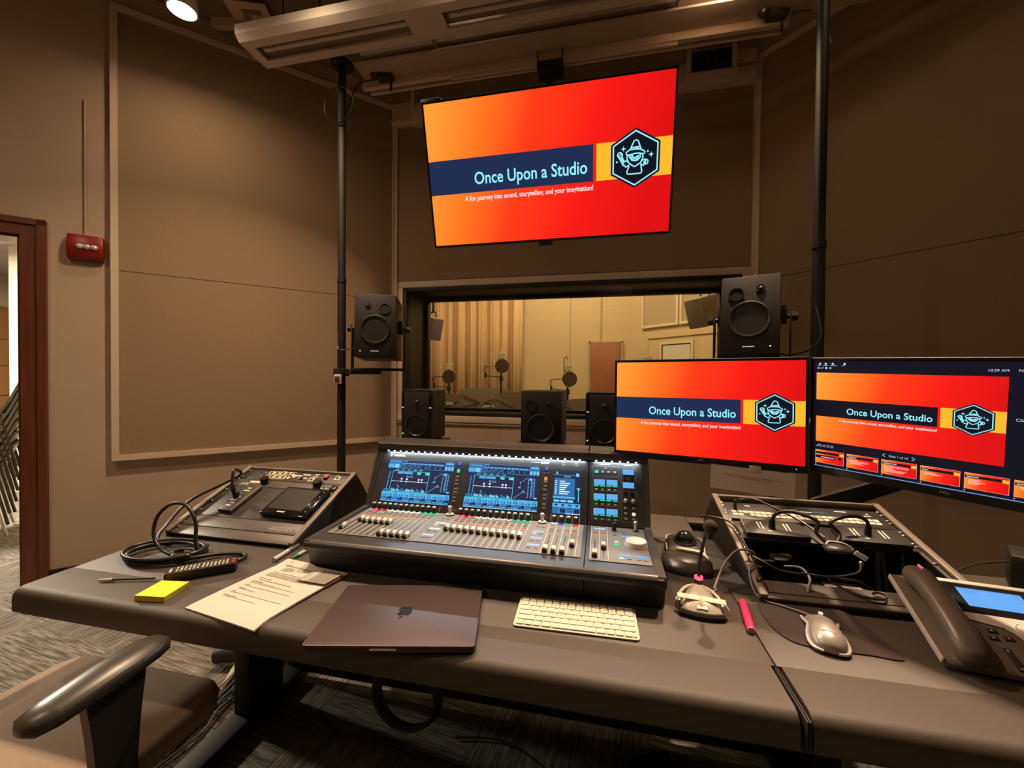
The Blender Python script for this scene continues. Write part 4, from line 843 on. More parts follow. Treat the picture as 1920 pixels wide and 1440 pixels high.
# touch panel and raised socket plate on the rack
root = thing('touch_panel', 'black framed touch panel lying on the left sloped rack', 'touch panel', F @ Vector((.395, .19, 0)), 0)
Ft = F @ Matrix.Translation((.392, .185, .0)) @ Rz(-.02).to_4x4()
MBX(root, Ft).box((0, 0, .011), (.190, .150, .022), None, .006).build('panel_body', 'black_gloss', root)
MBX(root, Ft).box((-.008, .005, .0225), (.145, .112, .0012)).build('display', 'cone_black', root)
for k in range(5): MBX(root, Ft).disc(.082, -.052+.027*k, .0018, Matrix.Identity(4), .0226, 8).build('status_light', 'led_bluewhite', root)
MBX(root, Ft).box((-.012, -.063, .0225), (.032, .006, .001)).build('badge', 'outlet_white', root)
root = thing('socket_plate', 'slim black socket plate with a pale edge at the left of the sloped rack', 'socket plate', F @ Vector((.14, .19, 0)))
Fp = F @ Matrix.Translation((.140, .190, 0)) @ Rz(-.05).to_4x4()
MBX(root, Fp).use('rack_panel').box((0, 0, .007), (.062, .150, .014), None, .003).use('rack_edge').box((.0305, 0, .009), (.004, .148, .012), None, .001).build('plate_body', None, root)
for y_, w_ in ((.035, .028), (-.035, .024), (-.050, .022), (.05, .018)): MBX(root, Fp).box((-.005, y_, .0145), (w_, .007, .001)).build('label', 'connector_cream', root)
MBX(root, Fp).box((-.006, -.015, .0165), (.026, .030, .005), None, .002).build('socket', 'knob_grey', root)
# microphone-like network cable plugged in the plate, running to the coil on the desk
pl_ = Fp @ Vector((-.004, -.012, .02))
root = thing('coiled_cable', 'thick black cable coiled on the desk and plugged into the left sloped rack', 'cable', (-1.30, 1.02, DZ))
MB(root).cyl(pl_, pl_+Vector((-.008, -.01, .045)), .010, .008, 12).ball(pl_+Vector((0, 0, .012)), (.012, .012, .014), 12, 8).build('plug', 'knob_black', root)
a = pl_+Vector((-.008, -.01, .045)); pts = [a, a+Vector((-.014, .02, .055)), a+Vector((-.03, .07, .03)), Vector((-1.44, 1.34, .895)), Vector((-1.505, 1.25, .845)), Vector((-1.50, 1.16, .785)), Vector((-1.46, 1.10, .762))]
def ell(cx, cy, rx, ry, z0, z1, a0, a1, n, rot=0.0):
    o = []
    for i in range(n): t = i/(n-1); a_ = math.radians(a0+(a1-a0)*t); x = rx*math.cos(a_); y = ry*math.sin(a_); o.append(Vector((cx+x*math.cos(rot)-y*math.sin(rot), cy+x*math.sin(rot)+y*math.cos(rot), z0+(z1-z0)*t)))
    return o
pts += ell(-1.335, 1.030, .115, .075, .7585, .762, 120, 430, 14, .12) + ell(-1.330, 1.028, .125, .083, .765, .775, 80, 385, 14, .05)
# upright loop
pts += [Vector((-1.215, 1.035, .775)), Vector((-1.22, 1.03, .80)), Vector((-1.225, 1.035, .86)), Vector((-1.27, 1.045, .905)), Vector((-1.335, 1.05, .905)), Vector((-1.385, 1.045, .865)), Vector((-1.39, 1.035, .81)), Vector((-1.345, 1.02, .775)), Vector((-1.27, 1.0, .768)), Vector((-1.21, 1.00, .765))]
pts += [Vector((-1.16, 1.05, .760)), Vector((-1.11, 1.075, .757)), Vector((-1.075, 1.07, .757)), Vector((-1.065, 1.04, .757)), Vector((-1.085, 1.02, .757))]
MB(root).tube(pts, .0055, 8, smooth=6).build('cable_run', 'cable_black', root, 60)
MB(root).tube(ell(-1.325, 1.025, .118, .078, .7585, .7585, 0, 350, 26, .1), .0055, 8, True).tube(ell(-1.33, 1.018, .10, .068, .767, .767, 0, 350, 26, .1), .0055, 8, True).build('cable_turns', 'cable_black', root, 60)
MB(root).box((-1.232, .998, .768), (.055, .028, .024), Rz(.3), .008).box((-1.250, 1.004, .780), (.025, .012, .012), Rz(.6), .003).build('cable_strap', 'knob_black', root)
# flat screws etc done; right rack
root = thing('sloped_rack', 'sloped rack on the right of the desk with patch bays above an open bay', 'rack', (.65, 1.15, DZ)); rackR = root
X0, X1 = .404, .925; F, LL = rack_frame(root, X0, X1, 1.15, 1.62, .768, .893, True); WW = X1-X0
MBX(root, F).box((WW/2, .045, -.004), (WW-.034, .045, .008), None, .002).box((WW/2, .012, -.006), (WW-.034, .020, .010), None, .003).build('front_blank', 'rack_steel', root)
MBX(root, F).box((WW/2, .295, -.006), (WW-.034, .090, .012), None, .001).build('socket_panel', 'rack_panel', root)
MBX(root, F).box((WW/2, .405, -.003), (WW-.034, .100, .006), None, .001).build('patch_panel', 'rack_black', root)
MB(root).box2((X0+.016, 1.18, .60), (X1-.016, 1.75, .61)).box2((X0+.016, 1.175, .61), (X1-.016, 1.185, .765)).box2((X0+.016, 1.725, .61), (X1-.016, 1.735, .76)).box2((X0+.010, 1.18, .61), (X0+.018, 1.735, .76)).box2((X1-.018, 1.18, .61), (X1-.010, 1.735, .76)).build('inner_tray', 'black_matte', root)
for xx in (.022, WW-.022): MBX(root, F).box((xx, .235, -.003), (.012, .43, .004)).build('rack_rail', 'rack_steel', root)
screws(root, F, (.022, WW-.022), (.035, .07, .13, .20, .27, .285, .325, .34, .385, .40, .43, .45))
lbl = MB().box((0, 0, 0), (.0155, .012, .0008)).mesh('patch_label', 'label_cream'); R = root.matrix_basis.inverted() @ F
for r_ in range(2):
    for k in range(24):
        if r_ == 1 and k == 2: continue
        o = bpy.data.objects.new('patch_label', lbl); COL.objects.link(o); o.parent = root; o.matrix_basis = R @ Matrix.Translation((.048+.0182*k, .398-.0165*r_, .0006))
MBX(root, F).text('ps', .245, .428, .022, Matrix.Identity(4), .0006, 'CENTER', bold=.0008, shear=.2).box((.30, .424, .0006), (.08, .003, .001)).build('lettering', 'logo_blue', root)
for x, y_, w_ in ((.10, .436, .018), (.385, .438, .035), (.26, .421, .07), (.455, .421, .020), (.46, .433, .008)): MBX(root, F).box((x, y_, .0006), (w_, .005, .001)).build('label', 'label_cream', root)
for k, x in enumerate((.135, .395)):
    root2 = thing('socket_plate', ('left' if k == 0 else 'right')+' black angled socket plate with a plugged cable on the right rack', 'socket plate', F @ Vector((x, .29, 0)), 0, 'socket plates on the right rack')
    Fp = F @ Matrix.Translation((x, .292, 0)) @ Rz(-.02).to_4x4()
    MBX(root2, Fp).use('rack_panel').box((0, 0, .008), (.175, .075, .016), None, .003).use('rack_edge').box((-.0875, 0, .010), (.003, .073, .010)).build('plate_body', None, root2)
    for xx in (-.045, -.035, .030, .040): MBX(root2, Fp).box((xx, .006, .0165), (.004, .038, .001)).build('label', 'label_cream', root2)
    for xx in (-.022, -.016): MBX(root2, Fp).disc(xx, -.020, .0022, Matrix.Identity(4), .0168, 8).build('status_light', 'led_lime', root2)
    pl2 = Fp @ Vector((-.008, .002, .017)); m = MB(); m = MB(root2); m.cyl(pl2, pl2+Vector((0, -.004, .026)), .010, .008, 12); m.build('plug', 'knob_black', root2)
    top = pl2+Vector((0, -.004, .026)); e_ = Vector((.665, 1.355, .832))
    mid = [top+Vector((.012 if k == 0 else -.01, .0, .018)), top+Vector((.05 if k == 0 else -.05, -.01, .030)), top+Vector((.11 if k == 0 else -.115, -.03, .012)), e_+Vector((-.03 if k == 0 else .03, .03, .03)), e_]
    MB(root2).tube([top]+mid, .0055, 8, smooth=6).build('cable_loop', 'cable_black', root2, 60)
solo('cable_bundle', MB().ball((.672, 1.350, .835), (.040, .030, .012), 14, 8, Rz(.3)).tube([(.64, 1.34, .83), (.655, 1.36, .845), (.69, 1.35, .845), (.70, 1.33, .835), (.66, 1.325, .835)], .006, 8, True, 5), 'cable_black', 'dark tied knot of cable between the two socket plates on the right rack', 'cable')
solo('patch_cable', MB().tube([(.462, 1.555, .885), (.47, 1.54, .905), (.51, 1.525, .915), (.56, 1.50, .898), (.62, 1.46, .873), (.655, 1.38, .85)], .0035, 8, smooth=6).cyl((.462, 1.556, .875), (.462, 1.552, .90), .006, n=8), 'cable_black', 'thin black patch cable from the left end of the patch bay', 'cable')
root = thing('rack_converter', 'small device with a pale printed label inside the open bay of the right rack', 'device', (.72, 1.45, .61))
MB().box((0, 0, .03), (.20, .14, .06), None, .004).build('device_body', 'black_plastic', root)
MB().use('paper_pink').box((0, 0, .061), (.16, .09, .001)).use('print_ink').box((0, .02, .0618), (.14, .004, .0004)).box((0, 0, .0618), (.14, .004, .0004)).box((0, -.02, .0618), (.14, .004, .0004)).build('label_sheet', None, root)
# loose cables around the rack and a cable flag
tag(MB().tube([(.297, 1.158, .768), (.315, 1.19, .785), (.345, 1.23, .815), (.385, 1.265, .835), (.43, 1.285, .825), (.46, 1.32, .77)], .0032, 8, smooth=6).build('loose_cable', 'cable_grey'), 'grey cable arching from the gooseneck microphone over the rack side', 'cable')
tag(MB().tube([(.415, 1.28, .822), (.45, 1.25, .812), (.49, 1.235, .800), (.60, 1.24, .795), (.68, 1.27, .80), (.705, 1.30, .815)], .0032, 8, smooth=6).tube([(.53, 1.235, .80), (.60, 1.23, .797), (.68, 1.26, .78), (.76, 1.30, .73)], .0032, 8, smooth=6).build('loose_cable', 'cable_black'), 'pair of thin dark cables stretched across the open rack bay', 'cable')
tag(MB().tube([(.525, 1.32, .78), (.545, 1.27, .80), (.545, 1.22, .795), (.53, 1.19, .782), (.52, 1.18, .72)], .003, 8, smooth=6).build('loose_cable', 'cable_grey'), 'short grey cable curling over the front of the open rack bay', 'cable')
tag(MB().tube([(.595, 1.235, .79), (.62, 1.205, .780), (.65, 1.18, .778), (.685, 1.175, .779), (.70, 1.188, .784), (.685, 1.196, .786), (.672, 1.188, .785)], .0032, 8, smooth=6).build('loose_cable', 'cable_black'), 'small curled black cable end lying on the front plate of the right rack', 'cable')
root = thing('cable_flag', 'white tag on a cable end sticking up in the right rack bay', 'tag', (.705, 1.30, .815))
MB().box((.006, .012, .016), (.030, .004, .014), Rz(-.4) @ Ry(.5), .001).build('flag', 'paper', root); MB().ball((0, 0, .0), .007, 10, 6).build('connector', 'steel', root)
# cable behind the trackball and wall cable
tag(MB().tube([(.155, 1.58, .765), (.17, 1.56, .757), (.20, 1.50, .757), (.235, 1.49, .757), (.262, 1.50, .760)], .0035, 8, smooth=6).build('loose_cable', 'cable_black'), 'thin black cable from behind the console to the trackball', 'cable')
tag(MB().tube([(.425, 1.20, .79), (.40, 1.16, .80), (.41, 1.20, .82), (.42, 1.31, .832), (.415, 1.42, .86), (.36, 1.46, .865), (.33, 1.47, .86)], .003, 8, smooth=6).build('loose_cable', 'cable_black'), 'thin black cable running along the left edge of the right rack', 'cable')
# ================================================================== MIXING CONSOLE
root = thing('mixing_console', 'large dark digital mixing console with lit screens and rows of faders on the desk', 'mixing console', (-.34, 1.05, DZ)); con = root
CX0, CX1, SEAM = -.838, .155, -.0365
def body(x0, x1):
    pr = [(1.585, .752), (1.062, .752), (1.055, .797), (1.050, .806), (1.036, .812), (1.031, .822), (1.034, .832), (1.043, .838), (1.355, .8395), (1.468, 1.050), (1.578, 1.058), (1.598, 1.045)]
    m = MB(root).use('console_black'); m.loft([[(x, y, z) for y, z in pr] for x in (x0, x1)]); return m
body(CX0, SEAM-.0012).build('main_body', None, root, 30); body(SEAM+.0012, CX1).build('side_module_body', None, root, 30)
for x0, x1 in ((CX0, SEAM-.0012), (SEAM+.0012, CX1)):
    m = MB(root); m.loft([[(x, y, z) for y, z in ((1.4405, 1.036), (1.437, 1.044), (1.441, 1.060), (1.450, 1.064), (1.575, 1.064), (1.59, 1.055), (1.46, 1.036))] for x in (x0-.003, x1+.003)]); m.build('hood', 'console_rim', root, 25)
for xa, xb in ((CX0-.006, CX0+.014), (CX1-.014, CX1+.006)):
    pr = [(1.585, .754), (1.07, .754), (1.06, .797), (1.040, .810), (1.034, .824), (1.040, .838), (1.36, .846), (1.452, 1.040), (1.57, 1.060), (1.60, 1.045)]
    m = MB(root); m.loft([[(x, y, z) for y, z in pr] for x in (xa, xb)]); m.build('side_cheek', 'console_rim', root, 25)
m = MB(root); m.loft([[(x, y, z) for y, z in ((1.050, .8065), (1.037, .8122), (1.0315, .822), (1.0345, .8325), (1.0435, .8395), (1.05, .8392), (1.041, .832), (1.038, .822), (1.041, .815))] for x in (CX0+.014, CX1-.014)]); m.build('front_lip', 'console_rim', root, 50)
FD = frameM((0, 1.05, .8395), (1, 0, 0), (0, .305, .0008)); FS = frameM((0, 1.355, .8405), (1, 0, 0), (0, .113, .2105)); RI = root.matrix_basis.inverted()
I4 = Matrix.Identity(4)
m = MBX(root, FS).use('console_panel').rect(CX0+.016, .002, SEAM-.002, .232, I4, .0008).rect(SEAM+.002, .002, CX1-.016, .232, I4, .0008); m.build('screen_panel', None, root)
m = MBX(root, FD).use('console_grey').rect(-.815, .052, -.196+.0, .298, I4, .0006).rect(-.196, .052, SEAM-.012, .298, I4, .0006).rect(SEAM+.012, .045, CX1-.02, .298, I4, .0006)  # grey channel area, its tone includes the shine of the work lights
m.build('deck_plate', None, root)
def place(me, name, F_, x, s, h=0.0, R=None, label=None):
    o = bpy.data.objects.new(name, me); COL.objects.link(o); o.parent = root; o.matrix_basis = RI @ F_ @ Matrix.Translation((x, s, h)) @ (R.to_4x4() if R is not None else I4)
    if label: o['label'] = label
    return o
# strip lines and fader slots
P1 = [-.790+.0208*k for k in range(12)]; P2 = [-.466+.0213*k for k in range(12)]; P3 = [-.145+.0235*k for k in range(4)]; P4 = [-.011, .013]
SLOT = MB().rect(-.0012, -.064, .0012, .064, I4, 0).mesh('fader_slot', 'knob_black'); ml = MBX(root, FD); mt = MBX(root, FD).use('logo_grey'); mf = MBX(root, FS)
for Pn, dx in ((P1, .0104), (P2, .01065), (P3, .01175), (P4, .012)):
    for x in [Pn[0]-dx]+[p+dx for p in Pn]: ml.rect(x-.0006, .055, x+.0006, .298, I4, .0012)
    if Pn is not P4:
        for x in [Pn[0]-dx]+[p+dx for p in Pn]: mf.rect(x-.0006, .002, x+.0006, .026, I4, .0012)
    for x in Pn:
        place(SLOT, 'fader_slot', FD, x, .124, .0014)
        for j in range(9): mt.rect(x+.003, .066+.0135*j, x+.0075, .0668+.0135*j, I4, .0012); mt.rect(x-.0075, .066+.0135*j, x-.003, .0668+.0135*j, I4, .0012)
ml.build('strip_lines', 'line_white', root); mt.build('scale_marks', None, root); mf.build('panel_lines', 'line_white', root)
cap = MB().use('fader_cap')
for s_ in (-1, 1): cap.loft([[(-.0068, s_*.0135, .004), (.0068, s_*.0135, .004), (.0068, s_*.002, .004), (-.0068, s_*.002, .004)][::s_], [(-.006, s_*.0125, .0145), (.006, s_*.0125, .0145), (.0055, s_*.003, .0095), (-.0055, s_*.003, .0095)][::s_]])
cap.use('knob_grey').box((0, 0, .006), (.0135, .005, .006)); cap.use('knob_black').box((0, 0, .0025), (.0142, .029, .003), None, .001).box((0, -.0142, .006), (.0135, .0012, .007))
capm = cap.mesh('fader_cap')
S1 = [.085, .160, .160, .160, .160, .160, .160, .078, .078, .078, .078, .078]; S1 = [.100, .172, .165, .165, .165, .165, .165, .074, .074, .074, .074, .074]
S2 = [.160, .158, .157, .157, .156, .155, .154, .153, .152, .151, .149, .146]
for Pn, Sn in ((P1, S1), (P2, S2), (P3, [.072, .070, .070, .125]), (P4, [.074, .130])):
    for x, s_ in zip(Pn, Sn): place(capm, 'fader_cap', FD, x, s_)
# encoder knobs with lit rings
def knob_mesh(led): 
    k = MB().use(led).lathe([(.0086, 0), (.0086, .0035), (.0075, .005)], n=16); k.use('knob_black').lathe([(.0066, .003), (.0060, .022), (.0066, .023)], n=16); k.use('knob_grey').lathe([(.0062, .023), (.0066, .0235), (.0058, .027), (0, .0275)], n=16); return k.mesh('encoder_knob')
KM = {c: knob_mesh(c) for c in ('led_red', 'led_pink', 'led_cream', 'led_green', 'led_white2', 'led_blue')} if False else {}
glow('ring_white', (1.0, .9, .75), 1.0)
for c_ in ('led_red', 'led_pink', 'led_cream', 'led_green', 'ring_white', 'led_blue', 'led_orange'): KM[c_] = knob_mesh(c_)
C1 = ['led_pink', 'led_red', 'led_red']+['ring_white']*6+['led_green']*3; C2 = ['led_pink', 'led_red', 'led_orange']+['ring_white']*3+['led_cream']*3+['led_green']*3; C3 = ['ring_white', 'led_blue', 'led_green', 'led_red']
for Pn, Cn, s_ in ((P1, C1, .282), (P2, C2, .286), (P3, C3, .292)):
    for x, c_ in zip(Pn, Cn): place(KM[c_], 'encoder_knob', FD, x+.001, s_)
def btn(name, w_, l_, h_=.0022): return MB().box((0, 0, h_/2), (w_, l_, h_), None, .0006, 1).mesh('button', name)
BO, BG, BGs, BC, BGr = btn('led_orange', .0135, .0085), btn('button_grey', .0135, .0065), btn('button_grey', .012, .007), btn('led_cream', .012, .008), btn('led_green', .016, .011)
for Pn in (P1, P2, P3, P4):
    for i, x in enumerate(Pn):
        if Pn is P3 and i < 2: place(BG, 'button', FD, x, .224)
        else: place(BO, 'lit_button', FD, x, .224, label='orange lit button')
        place(BG, 'button', FD, x, .241)
        if Pn is P1 and i == 2: place(BGr, 'lit_button', FD, x+.002, .262, label='green lit button')
        elif Pn in (P1, P2): place(BG, 'button', FD, x, .256)
# function columns
for x, lc in ((-.505, 'lcd_white'), (-.183, 'lcd_pale')):
    m = MBX(root, FD).use('console_rim').lathe([(.015, 0), (.014, .004), (.008, .005)], (x, .290, 0), n=20).use('fixture_white').lathe([(.0135, .0045), (.009, .0055)], (x, .290, 0), n=20).use('silver_rim').cyl((x, .290, .004), (x, .290, .022), .006, .005, 14).ball((x, .290, .026), .0075, 12, 8); m.build('touch_turn_knob', None, root)
    for r_ in range(3):
        s_ = .208-.052*r_; place(MB().box((0, 0, .001), (.036, .013, .002), None, .0005, 1).mesh('label_display', lc if not (lc == 'lcd_white' and r_ == 2) else 'lcd_pale'), 'label_display', FD, x, s_)
        for dx in (-.011, .009): place(BC if (dx < 0 and r_ == 0) else BGs, 'button', FD, x+dx, s_-.018)
    for dx in (-.009, .008): place(BGs, 'button', FD, x+dx, .250)
    m = MBX(root, FS); 
    bx = x+.0
    place(MB().box((0, 0, .0015), (.010, .012, .003), None, .001, 1).mesh('button', 'led_blue'), 'lit_button', FS, bx, .178, label='blue lit button')
    place(MB().box((0, 0, .0015), (.011, .013, .003), None, .001, 1).mesh('button', 'led_cyan' if x < -.4 else 'led_orange'), 'lit_button', FS, bx, .152 if x < -.4 else .142, label=('green' if x < -.4 else 'orange')+' lit button')
    for s_ in (.130, .117, .104, .086, .074, .055, .043): place(BGs, 'button', FS, bx, s_)
    MBX(root, FS).rect(bx-.010, .163, bx+.010, .1645, I4, .0012).stroke([(bx-.010, .066), (bx+.009, .066), (bx+.009, .095), (bx+.003, .095)], .001, I4, .0012).rect(bx-.013, .012, bx+.012, .0132, I4, .0012).build('print_marks', 'logo_grey', root)
# console screens
def con_screen(m, W, H, M_, narrow=False):
    X = lambda u: (u-.5)*W; Y = lambda v: (.5-v)*H; e = .0002
    m.use('scr_navy').rect(X(0), Y(1), X(1), Y(0), M_)
    if narrow:
        m.use('scr_pale').rect(X(.08), Y(.10), X(.14), Y(.04), M_, e).rect(X(.82), Y(.14), X(.92), Y(.06), M_, e); m.use('scr_cyan').rect(X(0), Y(.118), X(1), Y(.112), M_, e)
        m.use('scr_white').text('00:16:03', X(.5), Y(.165), H*.042, M_, e, 'CENTER'); m.use('scr_blue').rect(X(.02), Y(.60), X(.78), Y(.19), M_, e)
        m.use('scr_white')
        for i in range(7): m.rect(X(.05), Y(.27+.048*i), X(.13), Y(.25+.048*i), M_, 2*e).rect(X(.22), Y(.275+.048*i), X(.42+.06*((i*3) % 4)), Y(.25+.048*i), M_, 2*e)
        m.use('scr_sky').rect(X(0), Y(.66), X(.80), Y(.61), M_, 2*e)
        m.use('scr_pale')
        for i in range(3): m.rect(X(.03+.25*i), Y(.74), X(.24+.25*i), Y(.69), M_, 2*e)
        m.use('scr_cyan').rect(X(.84), Y(.42), X(.99), Y(.41), M_, 2*e).rect(X(.91), Y(.72), X(.94), Y(.42), M_, 2*e); m.use('scr_pale').disc(X(.92), Y(.43), .004, M_, 3*e)
        m.use('scr_sky').rect(X(0), Y(.86), X(1), Y(.765), M_, e); m.use('scr_blue').rect(X(0), Y(1), X(1), Y(.87), M_, e); m.use('scr_white').rect(X(.5), Y(1), X(1), Y(.985), M_, 2*e)
        m.use('scr_navy')
        for i in range(4): m.add([(X(.05+.25*i), Y(.79), 3*e), (X(.20+.25*i), Y(.79), 3*e), (X(.13+.25*i), Y(.84), 3*e)], [(2, 1, 0)], M_)
        for i in (1, 3): m.rect(X(.03+.25*i), Y(.97), X(.22+.25*i), Y(.89), M_, 3*e)
        m.use('scr_pale')
        for i in range(3): m.rect(X(.245+.25*i), Y(1), X(.255+.25*i), Y(.77), M_, 4*e)
        return
    m.use('scr_blue').rect(X(0), Y(.22), X(1), Y(.0), M_, e)
    m.use('scr_navy').rect(X(.20), Y(.07), X(.86), Y(.015), M_, 2*e)
    m.use('scr_pale').text('CH Remote', X(.02), Y(.065), H*.06, M_, 3*e); m.stroke([(X(.22), Y(.03)), (X(.285), Y(.03)), (X(.285), Y(.085)), (X(.22), Y(.085))], H*.012, M_, 4*e, True)
    for i in range(9): m.rect(X(.31+.06*i), Y(.095), X(.35+.06*i), Y(.075), M_, 3*e)
    m.rect(X(.88), Y(.06), X(.98), Y(.03), M_, 3*e)
    m.use('scr_sky').rect(X(.0), Y(.20), X(.09), Y(.11), M_, 3*e); m.use('scr_pale').rect(X(.10), Y(.20), X(.17), Y(.11), M_, 3*e)
    m.use('scr_navy')
    for i in range(9): m.rect(X(.20+.075*i), Y(.205), X(.262+.075*i), Y(.115), M_, 2*e)
    m.use('scr_pale')
    for i in (1, 2, 3, 5): m.stroke([(X(.21+.075*i), Y(.19)), (X(.225+.075*i), Y(.15+.02*(i % 2))), (X(.255+.075*i), Y(.13))], H*.008, M_, 3*e)
    m.stroke([(X(.21), Y(.13)), (X(.25), Y(.13)), (X(.25), Y(.19)), (X(.21), Y(.19))], H*.008, M_, 3*e, True)
    for i in range(3): m.rect(X(.87+.045*i), Y(.20), X(.90+.045*i), Y(.12), M_, 3*e)
    for i in range(5): m.rect(X(.13+.09*i), Y(.252), X(.18+.09*i), Y(.238), M_, 2*e)
    m.use('scr_cyan').frame(X(.095), Y(.765), X(.655), Y(.275), H*.009, M_, 4*e)
    m.use('scr_sky').rect(X(.17), Y(.345), X(.26), Y(.295), M_, 3*e).rect(X(.27), Y(.345), X(.40), Y(.295), M_, 3*e); m.use('scr_cyan').rect(X(.47), Y(.345), X(.525), Y(.295), M_, 3*e).rect(X(.59), Y(.345), X(.65), Y(.295), M_, 3*e)
    m.use('scr_pale').text('M-A3', X(.365), Y(.43), H*.075, M_, 3*e, 'CENTER'); m.use('scr_white').rect(X(.10), Y(.527), X(.65), Y(.518), M_, 3*e)
    for u in (.25, .33, .51, .555): m.disc(X(u), Y(.523), H*.019, M_, 4*e, 10); m.rect(X(u-.012), Y(.485), X(u+.012), Y(.445), M_, 4*e)
    m.use('scr_pale').stroke([(X(.205), Y(.61)), (X(.22), Y(.65)), (X(.24), Y(.67))], H*.012, M_, 3*e)
    for i in range(7): m.rect(X(.13+.075*i), Y(.70), X(.142+.075*i), Y(.685), M_, 3*e)
    for u0, u1 in ((.12, .19), (.205, .24), (.34, .42), (.43, .47), (.58, .62)): m.rect(X(u0), Y(.75), X(u1), Y(.71), M_, 3*e)
    m.use('scr_blue').rect(X(.25), Y(.75), X(.33), Y(.71), M_, 3*e).rect(X(.49), Y(.75), X(.56), Y(.71), M_, 3*e).rect(X(.01), Y(.76), X(.085), Y(.71), M_, 3*e)
    m.use('scr_pale').stroke([(X(.67), Y(.75)), (X(.80), Y(.58))], H*.008, M_, 3*e); m.stroke([(X(.76), Y(.38)), (X(.85), Y(.27))], H*.006, M_, 3*e); m.stroke([(X(.75), Y(.50)), (X(.75), Y(.40))], H*.006, M_, 3*e)
    for u, v in ((.75, .39), (.75, .50), (.73, .50), (.80, .57), (.79, .60), (.82, .60)): m.disc(X(u), Y(v), H*.014, M_, 4*e, 8)
    for u in (.045, .855, .895, .935):
        for i in range(14): m.rect(X(u), Y(.31+.031*i), X(u+.012), Y(.295+.031*i), M_, 3*e)
    m.use('scr_blue').rect(X(.905), Y(.70), X(.925), Y(.27), M_, 2*e); m.use('scr_pale').rect(X(.945), Y(.73), X(.985), Y(.70), M_, 3*e).rect(X(.87), Y(.33), X(.90), Y(.28), M_, 3*e)
    m.use('scr_sky').rect(X(0), Y(.885), X(1), Y(.775), M_, 2*e); m.use('scr_cyan').rect(X(0), Y(.782), X(1), Y(.775), M_, 3*e)
    m.use('scr_blue').rect(X(0), Y(1), X(1), Y(.885), M_, 2*e)
    for i in range(12):
        u = i/12
        m.use('scr_navy').add([(X(u+.014), Y(.865), 3*e), (X(u+.014), Y(.845), 3*e), (X(u+.03), Y(.835), 3*e), (X(u+.03), Y(.865), 3*e)], [(3, 2, 1, 0)], M_).rect(X(u+.052), Y(.87), X(u+.068), Y(.835), M_, 3*e)
        if i % 3 == 2: m.frame(X(u+.02), Y(.825), X(u+.06), Y(.795), H*.006, M_, 3*e)
        m.use('scr_select' if (i == 2 and W > .255 and con_screen.first) else ('scr_navy' if i % 2 else 'scr_blue')).rect(X(u+.006), Y(.975), X(u+.078), Y(.895), M_, 3*e)
        m.use('scr_pale').rect(X(u+.015), Y(.908), X(u+.04), Y(.902), M_, 4*e).rect(X(u+.02), Y(.965), X(u+.07), Y(.953), M_, 4*e).rect(X(u-.001), Y(1), X(u+.0025), Y(.785), M_, 4*e)
    m.use('scr_pale' if not con_screen.first else 'scr_sky').rect(X(0), Y(1), X(1), Y(.983), M_, 4*e)
con_screen.first = True
for x0, x1, s0, s1, nar in ((-.786, -.523, .026, .182, False), (-.467, -.206, .027, .184, False), (-.1545, -.062, .028, .176, True)):
    W_, H_ = x1-x0, s1-s0; FF = FS @ Matrix.Translation(((x0+x1)/2, (s0+s1)/2, .0016)); m = MBX(root, FF); con_screen(m, W_, H_, I4, nar); o = m.build('console_screen', None, root); con_screen.first = False
    MBX(root, FF).frame(-W_/2-.002, -H_/2-.002, W_/2+.002, H_/2+.002, .002, I4, -.0002).build('screen_rim', 'console_rim', root)
# side module
mfr = MBX(root, FS)
for a, b, c_, d_ in ((-.024, .164, .064, .198), (-.024, .020, .064, .160), (.071, .125, .118, .196), (.071, .018, .120, .118)): mfr.frame(a, b, c_, d_, .0008, I4, .0014)
mfr.rect(.0945, .05, .0953, .115, I4, .0014).rect(.0, .203, .035, .205, I4, .0014).rect(.08, .203, .11, .205, I4, .0014).rect(.015, .190, .025, .192, I4, .0014)
for s_ in (.063, .112): mfr.rect(-.022, s_, .062, s_+.0008, I4, .0014)
mfr.build('panel_frames', 'logo_grey', root)
LCD = MB().box((0, 0, .0012), (.036, .0185, .0024), None, .0005, 1).mesh('label_display', 'lcd_blue'); LG = MB().box((0, 0, .001), (.016, .0035, .002)).mesh('green_bar', 'led_green'); SB = btn('logo_grey', .009, .0065)
for r_ in range(3):
    s_ = .142-.048*r_
    for x in (-.0005, .041): place(LCD, 'label_display', FS, x, s_); 
    for x in (-.0105, .010, .031, .0515): place(LG, 'green_bar', FS, x, s_-.0125); place(SB, 'button', FS, x, s_-.025)
for s_ in (.182, .137): place(LCD, 'label_display', FS, .0945, s_)
place(btn('led_cyan', .013, .010), 'lit_button', FS, -.0105, .178, label='green lit button')
for x in (.010, .030, .050): place(SB, 'button', FS, x, .178)
KB_ = MB().lathe([(.0058, 0), (.0052, .013), (0, .0135)], n=14).mesh('small_knob', 'knob_black')
for x, s_ in ((.0845, .160), (.1045, .160), (.0845, .113), (.1045, .113)): place(KB_, 'small_knob', FS, x, s_-.003)
KB2 = MB().lathe([(.0068, 0), (.006, .014), (.004, .016), (0, .0165)], n=14).mesh('small_knob', 'knob_grey')
for x in (.0845, .1085): place(KB2, 'small_knob', FS, x, .084)
for x, s_ in ((.0845, .062), (.0845, .045), (.0845, .028), (.1095, .062), (.1095, .028)): place(SB, 'button', FS, x, s_)
place(btn('led_cream', .011, .010), 'lit_button', FS, .1095, .044, label='cream lit button')
m = MBX(root, FD).use('jog_white').lathe([(.0300, .002), (.0305, .012), (.0285, .0155), (.0235, .0135), (.020, .0125), (0, .0122)], (.104, .168, 0), n=40).use('silver_rim').lathe([(.0325, 0), (.0320, .003), (.030, .003)], (.104, .168, 0), n=40); m.build('jog_wheel', None, root)
